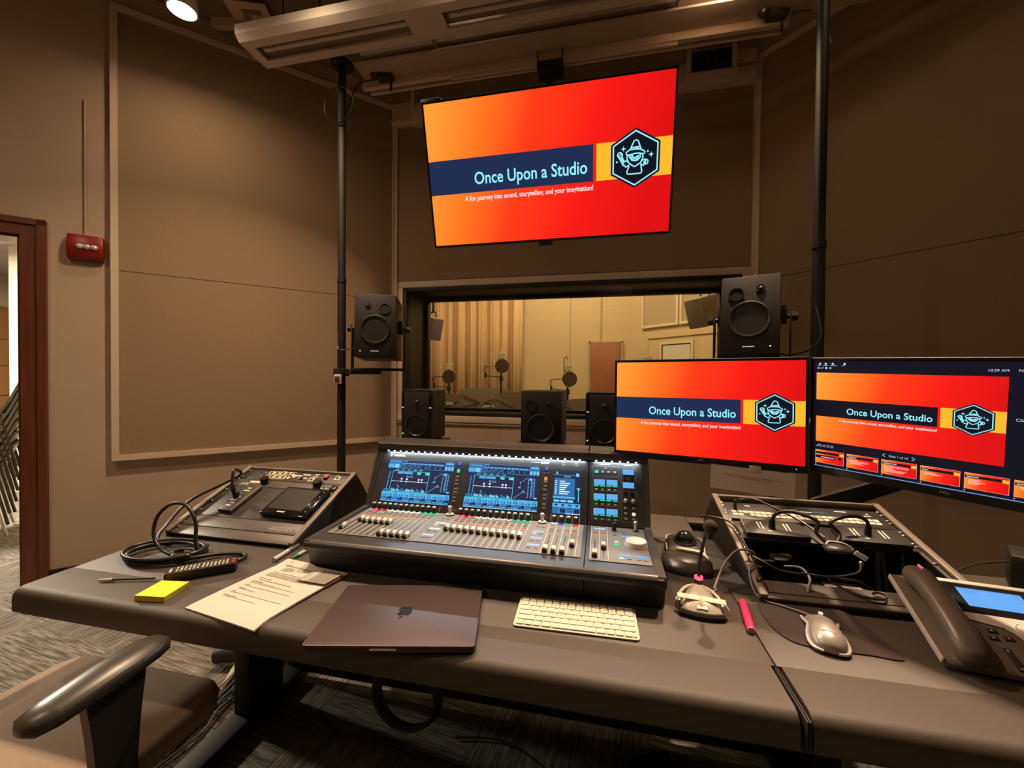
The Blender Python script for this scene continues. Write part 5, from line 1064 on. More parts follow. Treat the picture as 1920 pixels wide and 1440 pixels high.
m = MBX(root, FD).use('knob_black').lathe([(.0075, 0), (.0068, .024), (0, .0245)], (.046, .274, 0), n=14); m.build('encoder_knob', None, root)
m = MBX(root, FD).use('knob_black').lathe([(.010, 0), (.008, .004)], (.112, .282, 0), n=14).use('silver_rim').cyl((.112, .282, .004), (.112, .282, .024), .0045).ball((.112, .282, .026), .0065, 12, 8); m.build('touch_turn_knob', None, root)
LB = MB().box((0, 0, .001), (.034, .010, .002)).mesh('label_display', 'lcd_blue'); LB2 = MB().box((0, 0, .001), (.036, .009, .002)).mesh('label_display', 'lcd_pale')
for x, s_, me in ((.082, .226, LB), (.002, .275, LB2), (.068, .088, LB), (.113, .088, LB)): place(me, 'label_display', FD, x, s_)
for x, s_ in ((.072, .211), (.090, .211), (.046, .246), (.046, .232), (.075, .272), (.075, .258), (.110, .232), (.110, .245), (.080, .072), (.103, .072), (.122, .072)): place(BGs, 'button', FD, x, s_)
place(btn('led_green', .014, .014), 'lit_button', FD, .050, .160, label='green lit button'); place(BC, 'lit_button', FD, .050, .181); place(BC, 'lit_button', FD, .059, .072)
# marks on the panel, work lights under the hood
m = MBX(root, FS).text('YAMAHA', -.775, .1945, .0105, I4, .0014, 'LEFT', .050, bold=.0004); m.stroke([(-.784+.0048*math.cos(i*PI/8), .1985+.0048*math.sin(i*PI/8)) for i in range(16)], .001, I4, .0014, True)
for k in range(3): a = PI/2+k*2*PI/3; m.stroke([(-.784, .1985), (-.784+.0042*math.cos(a), .1985+.0042*math.sin(a))], .0012, I4, .0014)
m.build('lettering', 'silver_rim', root); m = MBX(root, FS).text('DM7', -.205, .1955, .0105, I4, .0014, 'LEFT', .032, bold=.0005); m.rect(-.240, .1985, -.210, .1998, I4, .0014)
m.build('lettering', 'silver_rim', root)
for x in (-.125, -.080): m = MBX(root, FS); m.rect(x-.005, .203, x+.005, .2042, I4, .0014); m.stroke([(x-.005, .199), (x-.004, .194), (x+.004, .194), (x+.005, .199)], .0012, I4, .0014); m.rect(x-.002, .1965, x+.002, .1975, I4, .0014); m.build('port_mark', 'logo_grey', root)
lm = MB().ball((0, 0, 0), (.0035, .0025, .0016), 10, 6).mesh('work_light', 'led_white')
xs_ = [-.800+.0252*k for k in range(30)]+[-.012+.0265*k for k in range(6)]
for x in xs_: place(lm, 'work_light', FS, x, .2150, .0055)
for x0, x1 in ((-.80, -.05), (-.02, .13)):
    ld = bpy.data.lights.new('work_light_strip', 'AREA'); ld.shape = 'RECTANGLE'; ld.size = x1-x0; ld.size_y = .006; ld.energy = 1.7*(x1-x0); ld.color = (.80, .92, 1.0)
    lo = bpy.data.objects.new('work_light_glow', ld); COL.objects.link(lo); lo.parent = root; Ml = FS @ Matrix.Translation(((x0+x1)/2, .2140, .010)); d_ = (FS.to_3x3() @ Vector((0, -1, .05))).normalized()
    lo.matrix_basis = RI @ (Matrix.Translation(Ml.translation) @ d_.to_track_quat('-Z', 'Y').to_matrix().to_4x4())
# front face sockets
FF = frameM((0, 1.0605, .775), (1, 0, 0), (0, -.15, 1))
m = MBX(root, FF).frame(-.128, -.016, -.082, .013, .0008, I4, .0012); m.build('socket_frame', 'line_white', root)
MBX(root, FF).use('dark_metal').lathe([(.010, .001), (.009, .004), (.006, .004), (.005, .001), (0, .001)], (-.115, -.002, 0), n=18).build('headphone_socket', None, root)
MBX(root, FF).use('knob_black').lathe([(.006, .001), (.0055, .009), (0, .010)], (-.095, -.002, 0), n=14).build('level_knob', None, root)
m = MBX(root, FF).use('knob_black').stroke([(-.062, -.003), (-.056, .006), (-.036, .006), (-.030, -.003)], .0022, I4, .0016).lathe([(.004, .0), (.004, .002), (0, .002)], (-.056, -.006, 0), n=10).lathe([(.004, .0), (.004, .002), (0, .002)], (-.037, -.006, 0), n=10); m.build('release_catch', None, root)
m = MBX(root, FF).use('knob_black')
for k in range(9): m.rect(.005+.0066*k, -.018, .008+.0066*k, .001, I4, .0012)
m.build('vent_slots', None, root)

# ================================================================== THINGS ON THE DESK
# laptop
root = thing('laptop', 'closed dark purple-brown laptop with a fruit mark lying across the desk front edge', 'laptop', (-.4452, .8802, DZ+.0005), .2172)
def rrect(w_, d_, r, n=6):
    o = []
    for sx, sy, a0 in ((1, 1, 0), (-1, 1, 90), (-1, -1, 180), (1, -1, 270)):
        for k in range(n+1): a = math.radians(a0+90*k/n); o.append((sx*(w_/2-r)+r*math.cos(a), sy*(d_/2-r)+r*math.sin(a)))
    return o
o_ = rrect(.3557, .2481, .011); i_ = rrect(.348, .240, .010)
MB().loft([[(x, y, 0) for x, y in rrect(.340, .232, .010)], [(x, y, .0015) for x, y in i_], [(x, y, .004) for x, y in o_], [(x, y, .0112) for x, y in o_]]).build('base', 'laptop_base', root, 45)
MB().loft([[(x, y, .0120) for x, y in o_], [(x, y, .0155) for x, y in o_], [(x, y, .0166) for x, y in rrect(.3540, .2464, .0105)], [(x, y, .0168) for x, y in rrect(.3520, .2444, .010)]]).build('lid', 'laptop_metal', root, 40); lid = LAST[0]
MB().box((0, .112, .0105), (.27, .010, .012), None, .003).build('hinge', 'laptop_base', root); MB().box((-.01, -.1245, .0095), (.055, .003, .004), None, .001).build('opening_notch', 'silver_rim', root)
AP = [(0,.36),(.10,.42),(.25,.45),(.38,.38),(.45,.28),(.36,.18),(.33,.05),(.37,-.10),(.47,-.20),(.40,-.36),(.28,-.50),(.17,-.53),(.05,-.48),(-.05,-.48),(-.17,-.53),(-.28,-.50),(-.40,-.34),(-.47,-.12),(-.46,.12),(-.38,.32),(-.25,.43),(-.12,.42)]
LEAF = [(.0,.48),(.02,.62),(.12,.74),(.22,.78),(.20,.64),(.11,.52)]
kA = .036; m = MB()
for P_ in (AP, LEAF): m.add([(-x*kA+.003, -y*kA, .0171) for x, y in P_], [tuple(reversed(range(len(P_))))])
m.build('lid_mark', 'laptop_logo', lid)

# keyboard
root = thing('keyboard', 'thin white keyboard half in the shadow of the console', 'keyboard', (-.0513, .9690, DZ+.0005), .0264)
MB().loft([[(x, y, 0) for x, y in rrect(.275, .111, .006)], [(x, y, .0015+.0008*(y > 0)) for x, y in rrect(.279, .115, .008)], [(x, y, .004+.004*(y > 0)) for x, y in rrect(.279, .115, .008)]]).build('base', 'key_base', root, 45)
KZ = Rx(.035)
def keyrow(y, ws, d_):
    x = -.1345
    for w_ in ws:
        kw = w_*.0191-.0026
        if kw > 0: o = MB().box((0, 0, .001), (kw, d_, .0026), None, .0008, 1).build('key', 'key_white', root); o.location = (x+.0013+kw/2, y, .0068+.035*y); o.rotation_euler = (.035, 0, 0)
        x += w_*.0191
keyrow(.0478, [1.0]*13+[1.08], .0135); keyrow(.0310, [1]*13+[1.08], .0155); keyrow(.0124, [1.5]+[1]*12+[.58], .0155) ; keyrow(-.0064, [1.75]+[1]*11+[1.33], .0155); keyrow(-.0252, [2.25]+[1]*10+[1.83], .0155); keyrow(-.0440, [1, 1, 1, 1.25, 5.2, 1.2, 1, 1, 1, .43+.0], .0150)
m = MB()
for r_, (y, x0, n) in enumerate(((.0310, -.125, 13), (.0124, -.096, 12), (-.0064, -.091, 11), (-.0252, -.082, 10))):
    for k in range(n): m.box((x0+.0191*k, y, .0092+.035*y), (.0026, .0032, .0003))
m.build('key_legends', 'key_legend', root)

# paper stack with a leaflet
root = thing('printed_sheets', 'small stack of printed sheets with red lines hanging over the desk front edge', 'papers', (-.85, .93, DZ))
def sheet(u, v, z=0.0):                                 # u across, v along; bends down over the padded edge
    A_ = Vector((-.978, .799)); B_ = Vector((-.752, .769)); D_ = Vector((-.922, 1.070)); p = A_*(1-u)*(1-v)+B_*u*(1-v)+(B_+(D_-A_))*u*v+D_*(1-u)*v
    drop = 0.0 if p.y > .81 else -1.2*(.81-p.y)**1.6
    return Vector((p.x, p.y, DZ+.0045+z+.004*math.sin(v*2.6)*(1-u*.3)+drop+(.006*max(0, v-.86)/.14 if u < .5 else 0)))
def gridm(m, u0, u1, v0, v1, z, nu=10, nv=14, th=0):
    vs = [sheet(u0+(u1-u0)*i/nu, v0+(v1-v0)*j/nv, z) for j in range(nv+1) for i in range(nu+1)]; fs = [(j*(nu+1)+i, j*(nu+1)+i+1, (j+1)*(nu+1)+i+1, (j+1)*(nu+1)+i) for j in range(nv) for i in range(nu)]
    if th: n0 = len(vs); vs += [v-Vector((0, 0, th)) for v in vs]; fs += [tuple(n0+i for i in reversed(f)) for f in fs]; ring = [i for i in range(nu+1)]+[(j)*(nu+1)+nu for j in range(1, nv+1)]+[nv*(nu+1)+i for i in range(nu-1, -1, -1)]+[j*(nu+1) for j in range(nv-1, 0, -1)]; fs += [(ring[k-1], n0+ring[k-1], n0+ring[k], ring[k]) for k in range(len(ring))]
    m.add(vs, fs)
for k, (dz, du) in enumerate(((-.003, .012), (-.0015, .006))):
    m = MB(root).use('paper'); gridm(m, du*.6, 1+du*.4, 0.0, .985, dz, 8, 12, .0006); m.build('sheet', None, root)
m = MB(root).use('paper'); gridm(m, 0, 1, 0, 1, 0, 10, 14, .0006); m.use('print_ink')
rnd = random.Random(3)
def line(u0, u1, v, h_=.006): gridm(m, u0, u1, v, v+h_, .0006, max(1, int((u1-u0)*8)), 1)
line(.10, .16, .955, .005)
for v, u1 in ((.90, .22), (.89, .70), (.878, .78)): line(.12, u1, v, .004)
for i in range(6): line(.18, .28+.12*rnd.random(), .855-.014*i, .004)
line(.12, .60, .738, .006)
for i in range(6): line(.12, .62+.25*rnd.random(), .716-.0125*i, .0035)
for v, u1, b in ((.600, .32, 1), (.530, .28, 1), (.515, .50, 0), (.500, .80, 0), (.455, .20, 1), (.440, .82, 0), (.395, .24, 1), (.380, .40, 0), (.33, .18, 1), (.315, .88, 0), (.26, .30, 1), (.245, .62, 0)): line(.12, u1, v, .007 if b else .004)
m.use('print_red'); line(.16, .66, .566, .009); line(.62, .92, .745, .010); m.build('top_sheet', None, root)
m = MB(root).use('leaflet_grey'); LZ = DZ+.0125; c4 = [(-.803, .962), (-.712, .957), (-.699, 1.018), (-.785, 1.034)]; m.prism([Vector((x, y, LZ)) for x, y in c4], (0, 0, .0008))
m.use('leaflet_light').prism([Vector((x, y, LZ+.0009)) for x, y in ((-.802, .963), (-.770, .961), (-.762, .985), (-.760, 1.010), (-.766, 1.030), (-.784, 1.033))], (0, 0, .0003)); m.use('paper').prism([Vector((x, y, LZ+.0013)) for x, y in ((-.786, .962), (-.782, .962), (-.773, .985), (-.772, 1.012), (-.776, 1.031), (-.781, 1.032), (-.778, 1.010), (-.779, .987))], (0, 0, .0002)); m.build('leaflet', None, root)
m = MB(root).use('paper').prism([sheet(.98, .985, .0005), sheet(1.0, .80, .0), Vector((-.708, .985, DZ+.0045)), Vector((-.712, 1.030, DZ+.0055))], (0, 0, .0006)); m.build('sheet', None, root)

# sticky notes
root = thing('sticky_note_pad', 'thick yellow sticky note pad on the left front of the desk', 'note pad', (-1.128, .866, DZ), .04)
q = [(-1.171, .9005), (-1.095, .911), (-1.064, .822), (-1.158, .819)]
q = [(-1.149, .876), (-1.071, .887), (-1.056, .811), (-1.135, .800)]
m = MB(root).use('note_side').prism([(x, y, DZ) for x, y in reversed(q)], (0, 0, .0125)); m.build('pad_block', None, root)
MB(root).prism([(x, y, DZ+.0125) for x, y in reversed(q)], (0, 0, .0012)).build('top_note', 'note_yellow', root)

# remote control
root = thing('remote_control', 'black remote control with rows of pale buttons and two red ones behind the yellow notes', 'remote control', (-1.10, .935, DZ), 0)
ax = Vector((1, .83, 0)).normalized(); ay = Vector((-ax.y, ax.x, 0)); Fr = frameM((-1.102, .951, DZ+.001), ax, ay)
MBX(root, Fr).loft([[(x, y, z) for x, y in rrect(.166*k, .046*k, .008)] for z, k in ((0, .95), (.004, 1), (.020, 1), (.024, .96))]).build('shell', 'black_plastic', root, 45)
bt = MB().box((0, 0, .001), (.0052, .0062, .002), None, .0006, 1).mesh('remote_button', 'label_cream'); RR = root.matrix_basis.inverted() @ Fr
for i in range(13):
    for j in range(3):
        o = bpy.data.objects.new('remote_button', bt); COL.objects.link(o); o.parent = root; o.matrix_basis = RR @ Matrix.Translation((-.056+.0094*i+(.002 if i > 5 else 0), -.011+.011*j, .0238))
for j in (-.008, .009): MBX(root, Fr).box((.0745, j, .0248), (.008, .010, .002), None, .0006).build('red_button', 'rubber_button_red', root)
MBX(root, Fr).box((-.071, 0, .0243), (.005, .024, .0008)).build('badge', 'outlet_white', root)
solo('stylus', MB().use('cable_black').cyl((-1.195, .893, DZ+.006), (-1.300, .862, DZ+.005), .0026, n=10).use('silver_rim').cyl((-1.300, .862, DZ+.005), (-1.332, .852, DZ+.005), .0048, .003, 12), None, 'thin black rod with a silver tip poking out left of the remote control', 'stylus')

# marker, pen, highlighter
root = thing('marker_pen', 'white capped marker lying beside the left rack', 'pen', (-.97, 1.12, DZ)); a, b = Vector((-.966, 1.062, DZ+.007)), Vector((-.975, 1.175, DZ+.007))
MB(root).cyl(a, a+(b-a)*.62, .0068, n=14).build('barrel', 'pen_white', root); MB(root).cyl(a+(b-a)*.62, b, .0074, n=14).build('cap', 'cable_grey', root); MB(root).cyl(a+(b-a)*.58, a+(b-a)*.61, .0071, n=14).build('band', 'print_ink', root)
root = thing('green_pen', 'pale pen with a green tip lying under the console left corner', 'pen', (-.925, 1.13, DZ)); a, b = Vector((-.922, 1.088, DZ+.006)), Vector((-.918, 1.225, DZ+.006))
MB(root).cyl(a+(b-a)*.16, b, .0058, n=14).build('barrel', 'pen_body_green', root); MB(root).cyl(a, a+(b-a)*.16, .002, .0058, 14).build('tip', 'pen_green', root); MB(root).box((a+b)/2+Vector((-.003, .02, .006)), (.003, .05, .003)).build('clip', 'pen_green', root)
root = thing('highlighter', 'bright pink highlighter on the desk beside the mouse mat', 'highlighter', (.346, 1.07, DZ)); a, b = Vector((.357, 1.135, DZ+.008)), Vector((.335, 1.003, DZ+.008)); dd = b-a
m = MB(root); m.lathe([(.002, 0), (.0065, .004), (.0080, .010), (.0080, .040), (.0088, .041), (.0088, dd.length-.006), (.008, dd.length)], a, dd, 18); m.build('barrel', 'highlighter_pink', root)
MB(root).lathe([(.0078, 0), (.007, .003), (0, .0035)], b, dd, 18).build('end_plug', 'highlighter_end', root); MB(root).box(a+dd*.5+Vector((-.001, 0, .0088)), (.0018, .012, .0006), Rz(-.16)).build('print_mark', 'print_ink', root)

# trackball
root = thing('trackball', 'grey trackball with a large dark ball and a wrist rest beside the console', 'trackball', (.27, 1.40, DZ), -.12); hb = .045
OL = [(-.062, -.055), (.060, -.055), (.062, .02), (.052, .068), (-.050, .068), (-.062, .02)]
m = MB(); m.loft([[(x, y, 0) for x, y in OL], [(x, y, .012+.006*(y > 0)) for x, y in OL], [(x*.94, y*.95, .026+.012*(y > 0)) for x, y in OL], [(x*.72, y*.75, .034+.014*(y > 0)) for x, y in OL]]); m.build('body', 'black_plastic', root, 60)
MB().tube([(-.055, -.045, .030), (-.055, .03, .036), (-.045, .062, .040), (.045, .062, .040), (.055, .03, .036), (.055, -.045, .030)], .0028, 6, smooth=4).build('trim_strip', 'silver_rim', kid(root, 'body'))
MB().lathe([(.036, .0), (.036, .006), (.032, .010), (.028, .006)], (0, .014, .040), (0, -.10, 1), 32).build('scroll_ring', 'dark_metal', root); MB().ball((0, .014, .050), .0275, 28, 16).build('ball', 'ball_dark', LAST[0])
MB().prism([(-.03, -.040, .037), (.045, -.048, .037), (.062, -.075, .030), (.060, -.085, .030), (.040, -.062, .037), (-.02, -.052, .037)], (0, 0, .005)).build('scroll_trim', 'tape_cream', kid(root, 'body'))
R_ = []
for x, ys, yt, zt in ((-.072, -.055, -.115, .012), (-.060, -.045, -.135, .022), (-.02, -.040, -.148, .028), (.02, -.042, -.148, .028), (.060, -.052, -.138, .022), (.070, -.065, -.115, .012)):
    R_.append([(x, ys, .0), (x, ys, zt+.006), (x, (ys+yt)/2, zt+.008), (x, yt+.008, zt*.8), (x, yt, zt*.4), (x, yt, 0)])
MB().loft(R_).build('wrist_rest', 'arm_rubber', root, 60)

# gooseneck microphone
root = thing('gooseneck_microphone', 'gooseneck talkback microphone with a taped silver base and a glowing red ring', 'microphone', (.247, 1.09, DZ), -.10)
def arc(w_, y0, y1, z, n=12): return [(w_*math.cos(PI*i/n), y0+(y1-y0)*math.sin(PI*i/n), z) for i in range(n+1)]
m = MB(); fr = lambda w_, yf, yb, z: [(-w_, yf+.008, z), (-w_*.5, yf, z), (0, yf-.003, z), (w_*.5, yf, z), (w_, yf+.008, z)] + arc(w_, yf+.012, yb, z, 10)
m.loft([fr(.050, -.058, .078, 0), fr(.051, -.060, .080, .010), fr(.048, -.056, .076, .016)]); m.build('base', 'black_rubber', root, 45)
m = MB(); bse = LAST[0]; m.loft([fr(.044, -.052, .060, .016), fr(.040, -.046, .055, .022), fr(.030, -.030, .048, .034), fr(.012, .0, .04, .038)]); m.build('base_cover', 'mic_base_grey', root, 45)
MB().box((0, -.026, .036), (.108, .014, .0012), Rx(.35) @ Ry(.02), .0004).box((-.052, -.024, .030), (.016, .014, .0012), Ry(-.9)).box((.056, -.030, .026), (.018, .014, .0012), Ry(1.0)).build('tape_strip', 'tape_cream', root)
m = MB(); m.tube([(.050*math.cos(PI*i/12), -.018+.072*math.sin(PI*i/12), .018+.012*math.sin(PI*i/12)) for i in range(13)], .0035, 6); m.build('white_band', 'tape_cream', root)
MB().prism([(-.012, -.050, .020), (.012, -.050, .020), (.008, -.036, .026), (-.008, -.036, .026)], (0, 0, .003)).build('talk_button', 'silver_plastic', root)
MB().cyl((.004, .062, .030), (.004, .062, .048), .010, n=16).build('neck_socket', 'knob_black', root); MB().cyl((.004, .062, .044), (.004, .062, .051), .0108, n=16).build('light_ring', 'led_pink', root)
MB().tube([(.004, .062, .05), (.006, .055, .10), (.012, .020, .17), (.016, -.022, .208)], .0040, 8, smooth=6).build('gooseneck', 'black_rubber', root); MB().ball((.017, -.030, .214), (.0165, .0165, .017), 16, 10).build('foam_windscreen', 'foam_dark', root)
MB().cyl((.0165, -.028, .185), (.0168, -.030, .207), .008, n=12).build('capsule', 'black_plastic', root)
MB().tube([(.030, .060, .012), (.042, .068, .014), (.050, .072, .018)], .0035, 8, smooth=5).build('cable_stub', 'cable_grey', root)

# mouse and mat
root = thing('mouse_mat', 'dark brown mouse mat with rounded corners on the right of the desk', 'mouse mat', (.50, 1.07, DZ))
mp_ = spline([Vector(p).to_3d() for p in ((.408, 1.166), (.470, 1.171), (.545, 1.168), (.588, 1.145), (.600, 1.09), (.606, 1.03), (.612, .985), (.598, .970), (.55, .975), (.48, .975), (.42, .985), (.394, 1.02), (.387, 1.08), (.394, 1.14))], 5, True)
MB(root).prism([Vector((p.x, p.y, DZ+.0004)) for p in reversed(mp_)], (0, 0, .0025)).build('mat_sheet', 'mousepad_cloth', root, 30)
root = thing('computer_mouse', 'silver wired mouse lying on the dark mouse mat', 'mouse', (.488, 1.022, DZ+.003), -.27)
R_ = []
for y, w_, h_ in ((-.068, .014, .014), (-.062, .026, .022), (-.045, .033, .031), (-.02, .033, .036), (.005, .029, .035), (.025, .026, .030), (.045, .028, .022), (.058, .029, .014), (.062, .026, .008)):
    ring = []
    for i in range(13): a = PI*i/12; ring.append((w_*math.cos(a), y, .003+h_*math.sin(a)**.75))
    R_.append(ring)
MB().loft(R_).build('shell', 'silver_plastic', root, 60)
m = MB()
for s_ in (-1, 1): m.tube([(s_*w_*1.02, y, .008+.003*math.cos(y*50)) for y, w_ in ((-.068, .012), (-.062, .026), (-.045, .034), (-.02, .034), (.005, .030), (.025, .027), (.045, .031), (.060, .034))], .0032, 8, smooth=4)
m.build('side_rim', 'silver_rim', root); MB().cyl((-.004, .048, .022), (.004, .048, .022), .009, n=16).build('scroll_wheel', 'silver_rim', root); MB().box((0, -.040, .0345), (.024, .003, .0014), Rx(.35)).build('badge', 'cable_grey', kid(root, 'shell'))
MB().box((0, .052, .016), (.0012, .026, .012)).build('button_gap', 'cable_grey', root)
tag(MB().tube([(.492, 1.088, DZ+.012), (.480, 1.11, DZ+.008), (.445, 1.135, DZ+.006), (.415, 1.150, DZ+.006), (.400, 1.175, DZ+.012), (.398, 1.21, DZ+.040), (.41, 1.235, DZ+.055), (.44, 1.25, .80)], .0024, 8, smooth=6).build('mouse_cable', 'cable_grey'), 'thin grey mouse cable running over the mat to the right rack', 'cable')
solo('desk_mat', MB().prism([(.305, 1.36, DZ+.0003), (.345, 1.20, DZ+.0003), (.365, 1.185, DZ+.0003), (.402, 1.185, DZ+.0003), (.402, 1.62, DZ+.0003), (.30, 1.64, DZ+.0003)], (0, 0, .0015)), 'rack_black', 'small dark mat under the left side of the right rack', 'mat')

# desk phone
root = thing('desk_phone', 'dark office telephone with a blue lit screen at the right edge of the desk', 'phone', (.74, 1.05, DZ), 0); ph = root
Fp = frameM((.665, .958, .768), (math.cos(-.14), math.sin(-.14), 0), Vector((math.sin(.14)*.94, math.cos(.14)*.94, .34))); 
PW, PL = .262, .232
MBX(root, Fp).loft([[(x+PW/2, y+PL/2, z) for x, y in rrect(PW-2*i_, PL-2*i_, .014)] for z, i_ in ((-.016, .004), (-.012, 0), (-.003, 0), (0, .003))]).build('body', 'phone_body', root, 45)
MB(root).prism([Fp @ Vector((.04, .12, -.016)), Fp @ Vector((.04, .20, -.016)), Vector((.735, 1.12, DZ)), Vector((.70, 1.02, DZ))], Vector((math.cos(-.14), math.sin(-.14), 0))*.17).build('foot_stand', 'black_plastic', root)
MBX(root, Fp).box((.0, PL/2, -.004), (.006, PL-.01, .014), None, .003).build('left_rim', 'phone_silver', root)
m = MBX(root, Fp).use('phone_silver'); m.box((.165, PL-.006, .003), (.19, .012, .010), None, .003)
m.add([(x, y, .0022) for x, y in ((.075, .140), (.255, .140), (.255, .105), (.215, .105), (.205, .098), (.197, .078), (.180, .070), (.163, .078), (.154, .098), (.143, .110), (.075, .124))], [tuple(reversed(range(11)))]); m.build('silver_band', None, root)
MBX(root, Fp).box((.165, .183, .0015), (.185, .082, .006), None, .002).build('screen_surround', 'black_gloss', root)
m = MBX(root, Fp).use('phone_lcd').rect(.112, .157, .222, .210, I4, .0049).use('phone_lcd_dark').rect(.112, .2065, .222, .208, I4, .0051).rect(.115, .200, .150, .2012, I4, .0051).rect(.118, .195, .140, .196, I4, .0051).rect(.205, .195, .219, .196, I4, .0051); m.build('screen', None, root)
MBX(root, Fp).lathe([(.021, .001), (.021, .004), (.0185, .005), (.0175, .003), (.0165, .006), (0, .0075)], (.180, .108, 0), n=28).build('navigation_button', 'phone_silver', root)
kk = MB().use('phone_key').box((0, 0, .0018), (.019, .011, .0036), None, .0015, 2).use('outlet_white').box((0, 0, .0037), (.003, .004, .0003)).mesh('phone_key'); RP = root.matrix_basis.inverted() @ Fp
def pk(x, y, s=1.0): o = bpy.data.objects.new('phone_key', kk); COL.objects.link(o); o.parent = ph; o.matrix_basis = RP @ Matrix.Translation((x, y, 0)) @ Matrix.Scale(s, 4)
for r_ in range(4):
    for c_ in range(3): pk(.158+.027*c_, .064-.0165*r_)
for x, y in ((.118, .098), (.112, .080), (.137, .084), (.235, .085), (.240, .066)): pk(x, y, .85)
MBX(root, Fp).use('phone_key').box((.118, .034, .0015), (.014, .048, .003), None, .003).use('outlet_white').box((.118, .052, .0032), (.002, .004, .0003)).box((.118, .014, .0032), (.005, .0015, .0003)).build('volume_rocker', None, root)
R_ = []
for t, w_, z0, z1 in ((-.005, .016, .004, .030), (.005, .024, .000, .040), (.030, .027, -.002, .046), (.060, .026, .010, .050), (.115, .024, .018, .052), (.170, .025, .012, .051), (.200, .027, .000, .048), (.220, .025, .0, .042), (.232, .016, .006, .032)):
    ring = []
    for i in range(14): a = 2*PI*i/14; ring.append((.042+w_*math.copysign(abs(math.cos(a))**.8, math.cos(a)), t, (z0+z1)/2+(z1-z0)/2*math.copysign(abs(math.sin(a))**.8, math.sin(a))))
    R_.append(ring)
MBX(root, Fp).loft(R_).build('handset', 'phone_body', root, 70); MBX(root, Fp).box((.046, .216, .0445), (.003, .016, .003), Rx(-.35)).build('message_light', 'led_pink', LAST[0])
tag(MB().tube([(.88, 1.22, .80), (.93, 1.32, .80), (1.02, 1.37, .815), (1.12, 1.38, .83)], .0025, 6, smooth=6).build('wall_cable', 'cable_black'), 'thin dark cable between the phone and the black box behind it', 'cable')
solo('dark_box', MB().box((1.17, 1.38, .801), (.12, .12, .10), Rz(-.6), .01), 'black_plastic', 'black box behind the phone at the right edge of the picture', 'box')

# ================================================================== CHAIR AND FLOOR CABLES
root = thing('office_chair', 'tan office chair with black padded armrests pulled up to the left of the desk', 'chair', (-1.27, .68, 0))
R_ = []
for z, k in ((.405, .92), (.42, .99), (.455, 1.0), (.468, .985), (.472, .95)): R_.append([(x*k+.0, y*k, z) for x, y in rrect(.56, .52, .07, 5)])
MB().loft(R_).build('seat', 'seat_cloth', root, 50)
MB().loft([[(x*k, -.30-(z-.62)*.18+y*.5, z) for x, y in rrect(.48, .10, .045, 5)] for z, k in ((.60, .86), (.64, .96), (.82, 1.0), (.98, .95), (1.03, .84))]).build('backrest', 'seat_cloth', root, 50)
MB().tube([(0, -.05, .40), (0, -.26, .42), (0, -.34, .55), (0, -.36, .80)], .022, 10, smooth=5).build('back_support', 'black_plastic', root)
for s_ in (-1, 1):
    m = MB(); R_ = []; xc = s_*.300
    for t, w_, z0, z1 in ((-.145, .014, .690, .708), (-.135, .030, .682, .716), (-.10, .040, .680, .722), (0, .043, .684, .731), (.09, .041, .690, .733), (.125, .030, .693, .728), (.140, .014, .698, .718)):
        R_.append([(xc+w_*math.cos(2*PI*i/16), -.052+t*.86, (z0+z1)/2+(z1-z0)/2*math.copysign(abs(math.sin(2*PI*i/16))**.7, math.sin(2*PI*i/16))) for i in range(16)])
    m.loft(R_); m.build('armrest_pad', 'arm_rubber', root, 70)
    MB().loft([[(xc-s_*a+dx*.5, -.035+dy, z) for dx, dy in ((-.022*1, -w_), (.022, -w_), (.022, w_), (-.022, w_))] for z, w_, a in ((.40, .035, .0), (.50, .036, .0), (.60, .044, 0), (.69, .055, 0))]).box((xc-s_*.05, -.03, .395), (.13, .06, .02), None, .004).build('armrest_post', 'black_plastic', root, 50)
MB().cyl((0, 0, .10), (0, 0, .40), .03, n=18).cyl((0, 0, .10), (0, 0, .28), .04, n=18).box((0, 0, .395), (.22, .26, .03), None, .008).build('gas_column', 'black_plastic', root)
for k in range(5):
    a = 2*PI*k/5+.3; d_ = Vector((math.cos(a), math.sin(a), 0)); MB().tube([Vector((0, 0, .11))+d_*.03, Vector((0, 0, .095))+d_*.18, Vector((0, 0, .07))+d_*.30], [.024, .02, .015], 10).build('base_arm', 'black_plastic', root)
    c_ = d_*.30; q = Vector((-d_.y, d_.x, 0)); MB().cyl(c_+Vector((0, 0, .028))-q*.022, c_+Vector((0, 0, .028))+q*.022, .028, n=16).cyl(c_+Vector((0, 0, .03)), c_+Vector((0, 0, .075)), .008, n=8).build('caster', 'black_rubber', root)
rnd = random.Random(11)
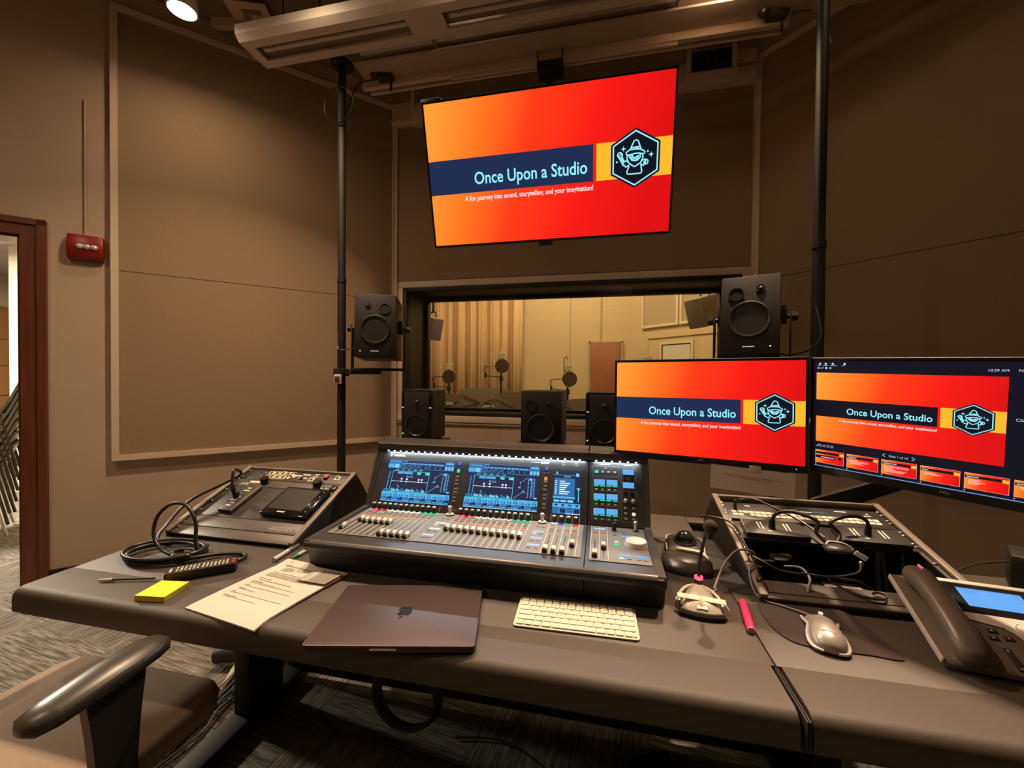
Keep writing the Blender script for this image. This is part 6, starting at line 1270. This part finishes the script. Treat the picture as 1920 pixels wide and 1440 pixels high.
def floor_cable(mat_, r, dx, dz, label, grp=None, wob=.012):
    pts = [Vector((-1.575+dx*.5, 1.75, .02+dz)), Vector((-1.56+dx, 1.55, .015+dz))]
    for t in (1.42, 1.32, 1.22, 1.12, 1.02, .92): pts.append(Vector((-1.50+dx+(1.42-t)*.05+wob*(rnd.random()-.5), t, .012+dz+.01*rnd.random())))
    pts.append(Vector((-1.47+dx*1.4, .78, .012+dz)))
    tag(MB().tube(pts, r, 7, smooth=5).build('floor_cable', mat_), label, 'cable', grp)
floor_cable('cable_braid', .011, -.025, .008, 'thick pale braided cable on the carpet under the left end of the desk')
for k in range(5): floor_cable('cable_blue', .0035, .004+.010*k, .012*(k % 2), 'thin blue cable in the bundle on the carpet beside the desk foot', 'thin blue floor cables', .03)
for k in range(7): floor_cable('cable_grey', .004, -.012+.012*k, .016*(k % 3), 'thin grey cable in the bundle on the carpet beside the desk foot', 'thin grey floor cables', .05)
for k in range(3): floor_cable('cable_black', .006, -.02+.022*k, .006, 'black cable in the bundle on the carpet beside the desk foot', 'black floor cables', .03)
solo('cable_tie', MB().tube([(-1.535+.045*math.cos(a*PI/6), 1.36+.008*math.sin(a), .022+.028*math.sin(a*PI/6)) for a in range(12)], .005, 6, True), 'tie_yellow', 'yellow tie around the cable bundle on the carpet', 'cable tie')
root = thing('cable_sleeve', 'black flexible sleeve end on the carpet behind the left desk leg', 'cable sleeve', (-1.58, 1.56, 0)); m = MB(); m.tube([(-.10, -.04, .05), (-.05, -.03, .062), (.02, .0, .05), (.20, .05, .04)], [.034, .036, .032, .03], 12, smooth=5); m.build('sleeve', 'black_rubber', root)
root = thing('hanging_cable_coil', 'dark coil of cable hanging under the middle of the desk', 'cable', (-.63, 1.25, .25)); m = MB()
for k in range(4): m.tube([(.112*math.cos(i*PI/14)+.004*k, .008*k, .112*math.sin(i*PI/14)+.004*math.sin(k*2)) for i in range(28)], .006, 6, True)
m.tube([(0, 0, .112), (.01, .05, .25), (.0, .15, .44)], .005, 6, smooth=4); m.build('coil', 'cable_black', root)
solo('power_adapter', MB().box((.18, 1.40, .03), (.16, .08, .05), Rz(.5), .008).tube([(.12, 1.37, .03), (-.05, 1.30, .01), (-.3, 1.42, .01), (-.5, 1.40, .01)], .004, 6, smooth=5), 'black_plastic', 'black power adapter on the carpet under the desk', 'power adapter')
